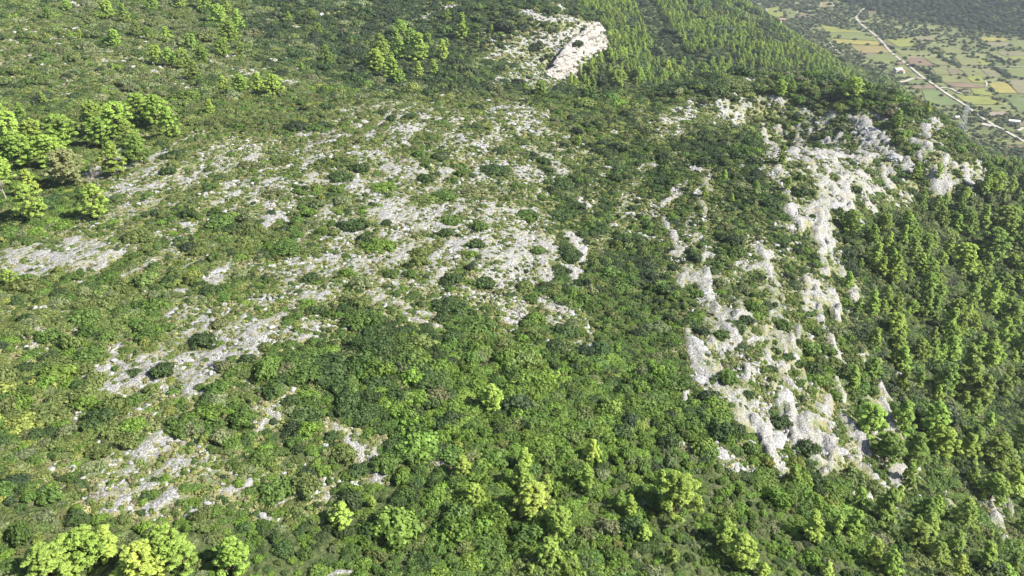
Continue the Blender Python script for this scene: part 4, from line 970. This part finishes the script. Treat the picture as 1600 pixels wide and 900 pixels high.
off = [c for c in cand if not (-10 < c[6] < 1610 and -10 < c[7] < 910)]
X_, Y_, Z_, a, b, d = spaced(FOREST_FAR, 520, 1300, 7.4, -.36, 92)
far = []
for k in range(len(X_)):
    h = random.uniform(6.5, 11)
    far.append((X_[k], Y_[k], Z_[k], h, random.choice(['mid', 'bright', 'bright', 'mid', 'lime']), random.choice([0, 2, 2, 4, 3, 1]), a[k], b[k]))
pool = onscreen + far
pool.sort(key=lambda c: -c[3] / math.sqrt(c[0] ** 2 + c[1] ** 2 + 1e4))
room = max(0, 299 - len(PI_))
indiv = PI_ + pool[:room]; rest = pool[room:] + off
PREG = [(110,870,"in the bottom left clump"),(260,870,"in the second bottom left clump"),(365,870,"right of bottom left clumps"),(770,625,"alone in central thicket"),(730,750,"left of the bottom centre row"),(550,800,"by the bottom gravel"),
 (840,760,"in the bottom centre row"),(850,860,"at the foot of the bottom row"),(920,725,"right of the bottom centre row"),(980,785,"in the bottom scrub"),(1040,770,"in the bottom right-centre pair"),(1030,850,"near the bottom edge"),
 (1150,860,"above the bottom edge, right-centre"),(1290,820,"at the bottom, below the ledges"),(1370,870,"at the bottom right"),(1360,790,"beside the bottom right ledge"),(1400,715,"right of the white ledges"),(1490,700,"on the lower right slope"),
 (1570,740,"at the lower right edge"),(1450,840,"below the corner ledge"),(1550,860,"in the bottom right corner"),(1380,655,"under the flank's right foot"),(1335,592,"against the white flank's edge"),(1400,560,"right of the white flank"),
 (1490,600,"in the tall slope group"),(1470,520,"above the tall slope group"),(1390,490,"below the slope's upper row"),(1385,400,"in the slope's upper row"),(1470,385,"along the upper slope"),(1540,350,"at the upper right edge"),(1560,400,"in the upper right stand"),
 (1560,490,"in the mid right stand"),(1580,570,"at the mid right edge"),(1560,640,"in the lower right stand"),(1330,350,"beside the grey crag"),(1445,270,"on the shoulder below the crest"),(1235,265,"in the scrub left of the crag"),(1140,290,"in the dark hollow"),
 (903,222,"on the crest, at centre"),(1225,140,"on the rear crest line"),(1330,150,"on the crest by the valley"),(1430,180,"at the crest's right end"),(50,225,"in the left edge wood"),(170,200,"in the left wood's middle"),(240,185,"in the left wood's right end"),
 (190,250,"below the left wood"),(50,310,"under the left edge wood"),(110,270,"beside the grey dead tree"),(152,322,"below the dead tree"),(20,438,"by the left-edge slab"),(20,180,"at the left edge, uphill"),(330,172,"above the upper left stripes"),
 (190,40,"on the top left slope"),(95,30,"in the top left corner"),(260,10,"at the top edge, left"),(340,20,"at the head of the gully row"),(362,65,"in the gully row"),(270,95,"on the left gully side"),(390,138,"by the small terraces"),
 (600,70,"in the upper grove's top"),(600,110,"in the upper grove's foot"),(650,75,"in the upper grove's middle"),(670,112,"in the upper grove's right foot"),(700,50,"right of the upper grove"),(480,50,"left of the upper grove, uphill"),(500,95,"left of the upper grove"),
 (760,60,"near the pale hill rocks"),(835,142,"below the pale cliff"),(905,128,"right of the cliff foot"),(980,125,"behind the crest, under the far wood"),(1060,118,"at the far wood's foot"),(1000,60,"left of the cleared strip"),(960,30,"above the cliff's right side"),
 (1120,60,"right of the cleared strip"),(1150,100,"at the foot of the far wood"),(1200,100,"at the far wood's right foot"),(1250,100,"by the far wood's end"),(1180,50,"on the far wood's skyline"),(1460,440,"in the mid slope wood"),(1420,620,"on the slope under the flank"),
 (1500,450,"in the slope's middle"),(1600,300,"at the slope's top right")]
def psize(q): 
    wpx = q[3] * F0 / math.sqrt(q[0] ** 2 + q[1] ** 2 + (q[2] - CAMZ) ** 2)
    return ("tall " if wpx > 46 else "small " if wpx < 24 else "")
labs = label_all([(q[6], q[7], psize(q) + PW[q[4]]) for q in indiv], PREG, lambda adj, o, ph: ("%s pine %s%s" % (adj, "" if o == "lone" else o + " of its kind ", ph)))
PROTO_P = []
for tm, cm in PINE:
    PROTO_P.append((bpy.data.objects.new("trunk", tm), bpy.data.objects.new("crown", cm)))
def tint(tone):
    c = PT[tone]; b = random.uniform(.85, 1.18); h = random.uniform(.92, 1.08)
    return [c[0] * b * h, c[1] * b, c[2] * b]
for q, lb in zip(indiv, labs):
    root = empty("pine_tree", (q[0], q[1], q[2] - .1), random.uniform(0, 6.28)); root.scale = (q[3] * random.uniform(.92, 1.12), q[3] * random.uniform(.92, 1.12), q[3] * 1.05)
    for src in PROTO_P[q[5]]:
        c = src.copy(); link(c); c.parent = root
        if src.name.startswith("crown"): c["tint"] = tint(q[4])
    tag(root, lb, "pine tree", "pines growing among the scrub and on the slopes")
def full_pine(k):
    tm, cm = PINE[k]
    V1 = np.array([v.co[:] for v in tm.vertices]); 
    return tm, cm
if rest:
    # trunks and crowns of the remaining wood, drawn as one mass
    PCOL = bpy.data.collections.new("pine_wood_parts")
    import bmesh
    for k, (tm, cm) in enumerate(PINE[:6]):
        bm = bmesh.new(); bm.from_mesh(cm); nf = len(bm.faces); bm.from_mesh(tm)
        for f in bm.faces[nf:] if hasattr(bm.faces, "__getitem__") and not bm.faces.ensure_lookup_table() else []: f.material_index = 1
        me = bpy.data.meshes.new("pine"); bm.to_mesh(me); bm.free(); me.materials.append(M_PINE); me.materials.append(M_BARK)
        PCOL.objects.link(bpy.data.objects.new("pine_source_%s" % "abcdef"[k], me))
    n = len(rest)
    P = np.array([(q[0], q[1], q[2] - .1) for q in rest]); sc_ = np.array([q[3] for q in rest])
    scatter("pine_wood", PCOL, P, np.stack([np.zeros(n), np.zeros(n), rng.uniform(0, 6.28, n)], 1), np.stack([sc_ * 1.1, sc_ * 1.1, sc_], 1),
            np.array([tint(q[4]) for q in rest]), np.array([q[5] for q in rest]), "far pine wood on the slopes behind the ridge")
print("pines", len(indiv), "rest", len(rest))

# ------------------------------------------------------------------ valley scrub, olive groves, the wooded hill behind
C3 = candidates(560, 2600, lambda y_: max(5.2, .0052 * y_), .80, 100)
x3, y3, s3 = C3.T; z3 = Z(x3, y3); px3, py3, d3 = project(x3, y3, z3)
ab = z3 - CAMZ - FLOOR
k = (px3 > 1100) & (px3 < 1900) & (py3 > -120) & (py3 < 420) & ((ab < 12) | (y3 > 1200))
x3, y3, s3, z3, px3, py3, d3, ab = [a_[k] for a_ in (x3, y3, s3, z3, px3, py3, d3, ab)]
infield = np.zeros(len(x3), bool)
for fp in field_polys: infield |= inpoly(x3, y3, fp)
for w, P in track_lines:
    for j in range(0, len(P)): infield |= np.hypot(x3 - P[j, 0], y3 - P[j, 1]) < w / 2 + 2.2
hh_ = sum(h_ * np.exp(-((x3 - a_) ** 2 + (y3 - b_) ** 2) / r_ ** 2) for a_, b_, h_, r_ in HILLS)
hillw = hh_ > 9
FIELDBELT = [(1285,48),(1345,48),(1372,60),(1380,60),(1470,58),(1610,60),(1610,170),(1500,168),(1440,158),(1350,90)]
belt = inpoly(px3, py3, FIELDBELT)
pr = np.where(hillw, .95, np.where(belt, .30 + .4 * fbm(x3, y3, 40, 2, 34), .62 + .5 * fbm(x3, y3, 45, 3, 33)))
k = (rng.random(len(x3)) < pr) & (~infield | hillw | (rng.random(len(x3)) < .07))
x3, y3, s3, z3, px3, py3, hw = [a_[k] for a_ in (x3, y3, s3, z3, px3, py3, hillw)]
n = len(x3)
VC = np.array([(.12,.155,.08),(.14,.175,.10),(.09,.125,.06),(.06,.09,.045),(.17,.185,.10)])
HCc = np.array([(.045,.070,.040),(.058,.088,.045),(.075,.11,.05),(.14,.19,.07)])
tt3 = np.where(hw[:, None], HCc[rng.choice(4, n, p=[.35,.35,.22,.08])], VC[rng.integers(0, 5, n)]) * rng.uniform(.8, 1.2, (n, 1))
sz = s3 * rng.uniform(.35, .62, n) * np.where(hw, 1.35, 1)
scatter("valley_scrub", proto_coll("valley", BUSH), np.stack([x3, y3, z3], 1), np.stack([np.zeros(n), np.zeros(n), rng.uniform(0, 6.28, n)], 1),
        np.stack([sz, sz, sz * rng.uniform(.9, 1.4, n)], 1), tt3, rng.integers(0, 6, n), "olive groves and scrub filling the valley floor between the fields")
print("valley", n)

# hedges of dark trees in the fields
HEDGE = [((1424,103),(1436,108),(1446,112),(1458,122),(1464,130)),((1466,88),(1478,95),(1490,100),(1500,103)),((1412,78),(1440,79)),((1553,90),(1570,98)),((1552,107),(1566,114),(1574,122)),((1548,143),(1552,144)),((1524,178),(1534,182),(1548,186)),((1520,192),(1534,190)),((1375,104),(1381,108))]
for hi, pts in enumerate(HEDGE):
    X_, Y_, Z_, t_ = cast([p[0] for p in pts], [p[1] for p in pts])
    Pp = []
    for j in range(len(X_) - 1):
        L_ = math.hypot(X_[j+1] - X_[j], Y_[j+1] - Y_[j]); m_ = max(1, int(L_ / 5))
        for q in range(m_): Pp.append((X_[j] + (X_[j+1] - X_[j]) * q / m_ + random.uniform(-3, 3), Y_[j] + (Y_[j+1] - Y_[j]) * q / m_ + random.uniform(-3, 3)))
    Pp = np.array(Pp); n = len(Pp); zz = Z(Pp[:, 0], Pp[:, 1]); sz = rng.uniform(2.6, 4.6, n)
    scatter("hedge_row", bpy.data.collections["valley"], np.stack([Pp[:, 0], Pp[:, 1], zz], 1), np.stack([np.zeros(n), np.zeros(n), rng.uniform(0, 6.28, n)], 1),
            np.stack([sz, sz, sz * 1.3], 1), HCc[rng.integers(0, 3, n)] * 1.2, rng.integers(0, 6, n), "row of dark hedge trees between the valley fields")

# ------------------------------------------------------------------ dead trees
def dead_tree(px_, py_, h_px, label, seed, lean=(0, 0)):
    X, Y, Z_, t = [float(a_[0]) for a_ in cast(px_, py_ + h_px * .4)]
    H = h_px * t / F0; rg = random.Random(seed); parts = []
    def grow(p, d, L_, r, lev):
        pts = [p]; q = p; dd = d
        for _ in range(4):
            dd = (dd + Vector((rg.uniform(-.2, .2), rg.uniform(-.2, .2), rg.uniform(-.05, .15)))).normalized(); q = q + dd * L_ / 4; pts.append(q)
        parts.append(tube(pts, [r * (1 - .17 * i_) for i_ in range(5)], 5 if lev < 2 else 3))
        if lev < 4:
            for _ in range(4 if lev < 3 else 3):
                k_ = rg.randint(1, 4); a_ = rg.uniform(0, 6.28); nd = (dd * .7 + Vector((cos(a_), sin(a_), rg.uniform(-.1, .6))) * .9).normalized()
                grow(pts[k_], nd, L_ * rg.uniform(.5, .75), r * .5, lev + 1)
    root = empty("dead_tree", (X, Y, Z_ - .1))
    grow(Vector((0, 0, 0)), Vector((lean[0], lean[1], 1)).normalized(), H * .48, H * .035, 0)
    V, Fc = join_parts(parts[:1]); mesh_obj("trunk", V, Fc, M_DEAD, root)
    V, Fc = join_parts(parts[1:]); mesh_obj("branches", V, Fc, M_DEAD, root)
    tag(root, label, "dead tree", "bare dead trees at the wood's edge")
dead_tree(140,274,40,"bare grey dead tree at the lower edge of the left wood",5,(.4,0)); dead_tree(10,296,44,"bare grey dead tree cut by the left edge of the photo",6,(-.1,0))
dead_tree(1480,440,24,"small bare grey tree among the right slope pines",8,(.2,.1)); dead_tree(1350,100+570,16,"small bare grey snag near the flank's right foot",9)

# ------------------------------------------------------------------ pylons
M_STEEL = plain_mat("galvanised_steel", (0.55, 0.57, 0.57), 0.5, 0.15, 1, 0, 0.4)
M_STEELD = plain_mat("weathered_steel", (0.10, 0.11, 0.11), 0.6, 0.2, 1, 0, 0.3)
def pylon(px_, py_, dist, H, half, label, mat, rz, arm=6.0, spike=.14):
    t = dist; u_, y_, z_ = [float(v_) for v_ in ray(px_, py_)]; X, Y = u_ * t, y_ * t; Z_ = float(Z(X, Y))
    root = empty("electricity_pylon", (X, Y, Z_), rz); th = .17 * (1 if H > 35 else .9)
    bh = H * (1 - spike); top = half * .22
    def corner(s1, s2, f): 
        w = half * (1 - f) + top * f
        return Vector((s1 * w, s2 * w, bh * f))
    for s1 in (-1, 1):
        for s2 in (-1, 1):
            V, Fc = tube([corner(s1, s2, 0), corner(s1, s2, 1)], [th, th * .8], 4); mesh_obj("leg", V, Fc, mat, root)
    parts = []; lv = [0, .16, .31, .45, .57, .68, .78, .86, .93, 1.0]
    for a_, b_ in zip(lv[:-1], lv[1:]):
        for f1, f2 in (((-1, -1), (1, -1)), ((1, -1), (1, 1)), ((1, 1), (-1, 1)), ((-1, 1), (-1, -1))):
            parts.append(tube([corner(*f1, a_), corner(*f2, b_)], [th * .55] * 2, 4)); parts.append(tube([corner(*f2, a_), corner(*f1, b_)], [th * .55] * 2, 4))
            parts.append(tube([corner(*f1, b_), corner(*f2, b_)], [th * .5] * 2, 4))
    V, Fc = join_parts(parts); mesh_obj("bracing", V, Fc, mat, root)
    for f, L_ in ((.86, arm), (.99, arm * .8)):
        z_ = bh * f; p_ = []
        for s1 in (-1, 1):
            tip = Vector((s1 * L_, 0, z_ + .3)); w = half * (1 - f) + top * f
            for s2 in (-1, 1):
                p_.append(tube([Vector((s1 * w, s2 * w, z_)), tip], [th * .6] * 2, 4)); p_.append(tube([Vector((s1 * w, s2 * w, z_ + 1.6)), tip], [th * .5] * 2, 4))
        V, Fc = join_parts(p_); ar = mesh_obj("crossarm", V, Fc, mat, root)
        for s1 in (-1, 1):
            V, Fc = tube([Vector((s1 * L_, 0, z_ + .3 - .35 * i_)) for i_ in range(6)], [.16, .2, .16, .2, .16, .1], 6); mesh_obj("insulator", V, Fc, mat, ar)
    V, Fc = join_parts([tube([Vector((s1 * top, s2 * top, bh)), Vector((0, 0, H))], [th * .7, th * .4], 4) for s1 in (-1, 1) for s2 in (-1, 1)])
    mesh_obj("peak", V, Fc, mat, root)
    tag(root, label, "pylon")
pylon(1499, 212, 862, 41, 4.2, "pale steel lattice pylon standing at the valley's edge behind the ridge", M_STEEL, .5, 5.5, .26)
pylon(1339, 112, 1150, 28, 1.3, "thin dark lattice mast beside the valley's small track", M_STEELD, .8, 2.2, .1)

# ------------------------------------------------------------------ farm houses
M_WALL = plain_mat("render_wall", (0.62, 0.58, 0.52), 0.9, 0.15, .8); M_ROOFR = plain_mat("clay_roof", (0.42, 0.24, 0.18), 0.9, 0.3, 1.2); M_ROOFG = plain_mat("pale_roof", (0.60, 0.58, 0.55), .8, .15, 1)
M_DARKW = plain_mat("window_glass", (0.04, 0.05, 0.06), 0.2)
def house(px_, py_, w, d, h, rz, roofm, label):
    X, Y, Z_, t = [float(a_[0]) for a_ in cast(px_, py_)]
    root = empty("farm_house", (X, Y, Z_), rz)
    V = [(-w/2,-d/2,-.5),(w/2,-d/2,-.5),(w/2,d/2,-.5),(-w/2,d/2,-.5),(-w/2,-d/2,h),(w/2,-d/2,h),(w/2,d/2,h),(-w/2,d/2,h),(-w/2,0,h+d*.22),(w/2,0,h+d*.22)]
    mesh_obj("wall", V, [(0,1,5,4),(1,2,6,9,5),(2,3,7,6),(3,0,4,8,7),(3,2,1,0)], M_WALL, root)
    e = .4; zt = h + d * .22 + .15; ze = h + .15 - e * .44
    V = [(-w/2-e,-d/2-e,ze),(w/2+e,-d/2-e,ze),(w/2+e,0,zt),(-w/2-e,0,zt),(w/2+e,d/2+e,ze),(-w/2-e,d/2+e,ze)]
    V += [(a_, b_, c_ + .2) for a_, b_, c_ in V]
    mesh_obj("roof", V, [(6,7,8,9),(9,8,10,11),(3,2,1,0),(5,4,2,3),(0,1,7,6),(4,5,11,10),(1,2,8,7),(2,4,10,8),(3,0,6,9),(5,3,9,11)], roofm, root)
    for k_ in range(3):
        x0 = -w/2 + w * (k_ + .5) / 3 - .5
        hh = 2.1 if k_ == 1 else 1.2; z0 = .1 if k_ == 1 else 1.0
        V = [(x0,-d/2-.05,z0),(x0+1,-d/2-.05,z0),(x0+1,-d/2-.05,z0+hh),(x0,-d/2-.05,z0+hh),(x0,-d/2+.1,z0),(x0+1,-d/2+.1,z0),(x0+1,-d/2+.1,z0+hh),(x0,-d/2+.1,z0+hh)]
        mesh_obj("door" if k_ == 1 else "window", V, [(0,1,2,3),(0,4,5,1),(1,5,6,2),(2,6,7,3),(3,7,4,0)], M_DARKW, root)
    tag(root, label, "house")
house(1402,113,11,8,4.5,.3,M_ROOFG,"pale roofed farm house by the main valley track"); house(1409,114.5,8,6,3,.9,M_ROOFR,"low red roofed shed beside the pale roofed farm house")
house(1222,34,12,9,4.5,-.3,M_ROOFR,"red roofed house at the far end of the wooded ridge"); house(1217,37,7,6,3,.2,M_ROOFG,"small pale shed left of the red roofed house")
house(1584,193,11,6,3,-.5,M_ROOFG,"long pale roofed shed at the right edge of the valley"); house(1494,186,5,4,2.6,.3,M_ROOFG,"tiny white hut in the olive grove by the pylon")

# ------------------------------------------------------------------ haze
hm, N, L = new_mat("haze_air")
out = N.new("ShaderNodeOutputMaterial"); pv = N.new("ShaderNodeVolumePrincipled")
pv.inputs["Color"].default_value = (0.80, 0.88, 1.0, 1); pv.inputs["Density"].default_value = 0.000085; pv.inputs["Anisotropy"].default_value = 0.3
L.new(pv.outputs[0], out.inputs["Volume"])
V = [(a_, b_, c_) for c_ in (20, 420) for a_, b_ in ((-7800, -600), (9500, -600), (9500, 9200), (-7800, 9200))]
hz = mesh_obj("haze", V, [(0,3,2,1),(4,5,6,7),(0,1,5,4),(1,2,6,5),(2,3,7,6),(3,0,4,7)], hm); tag(hz, "thin bluish haze lying over the valley and far slopes", kind="stuff")
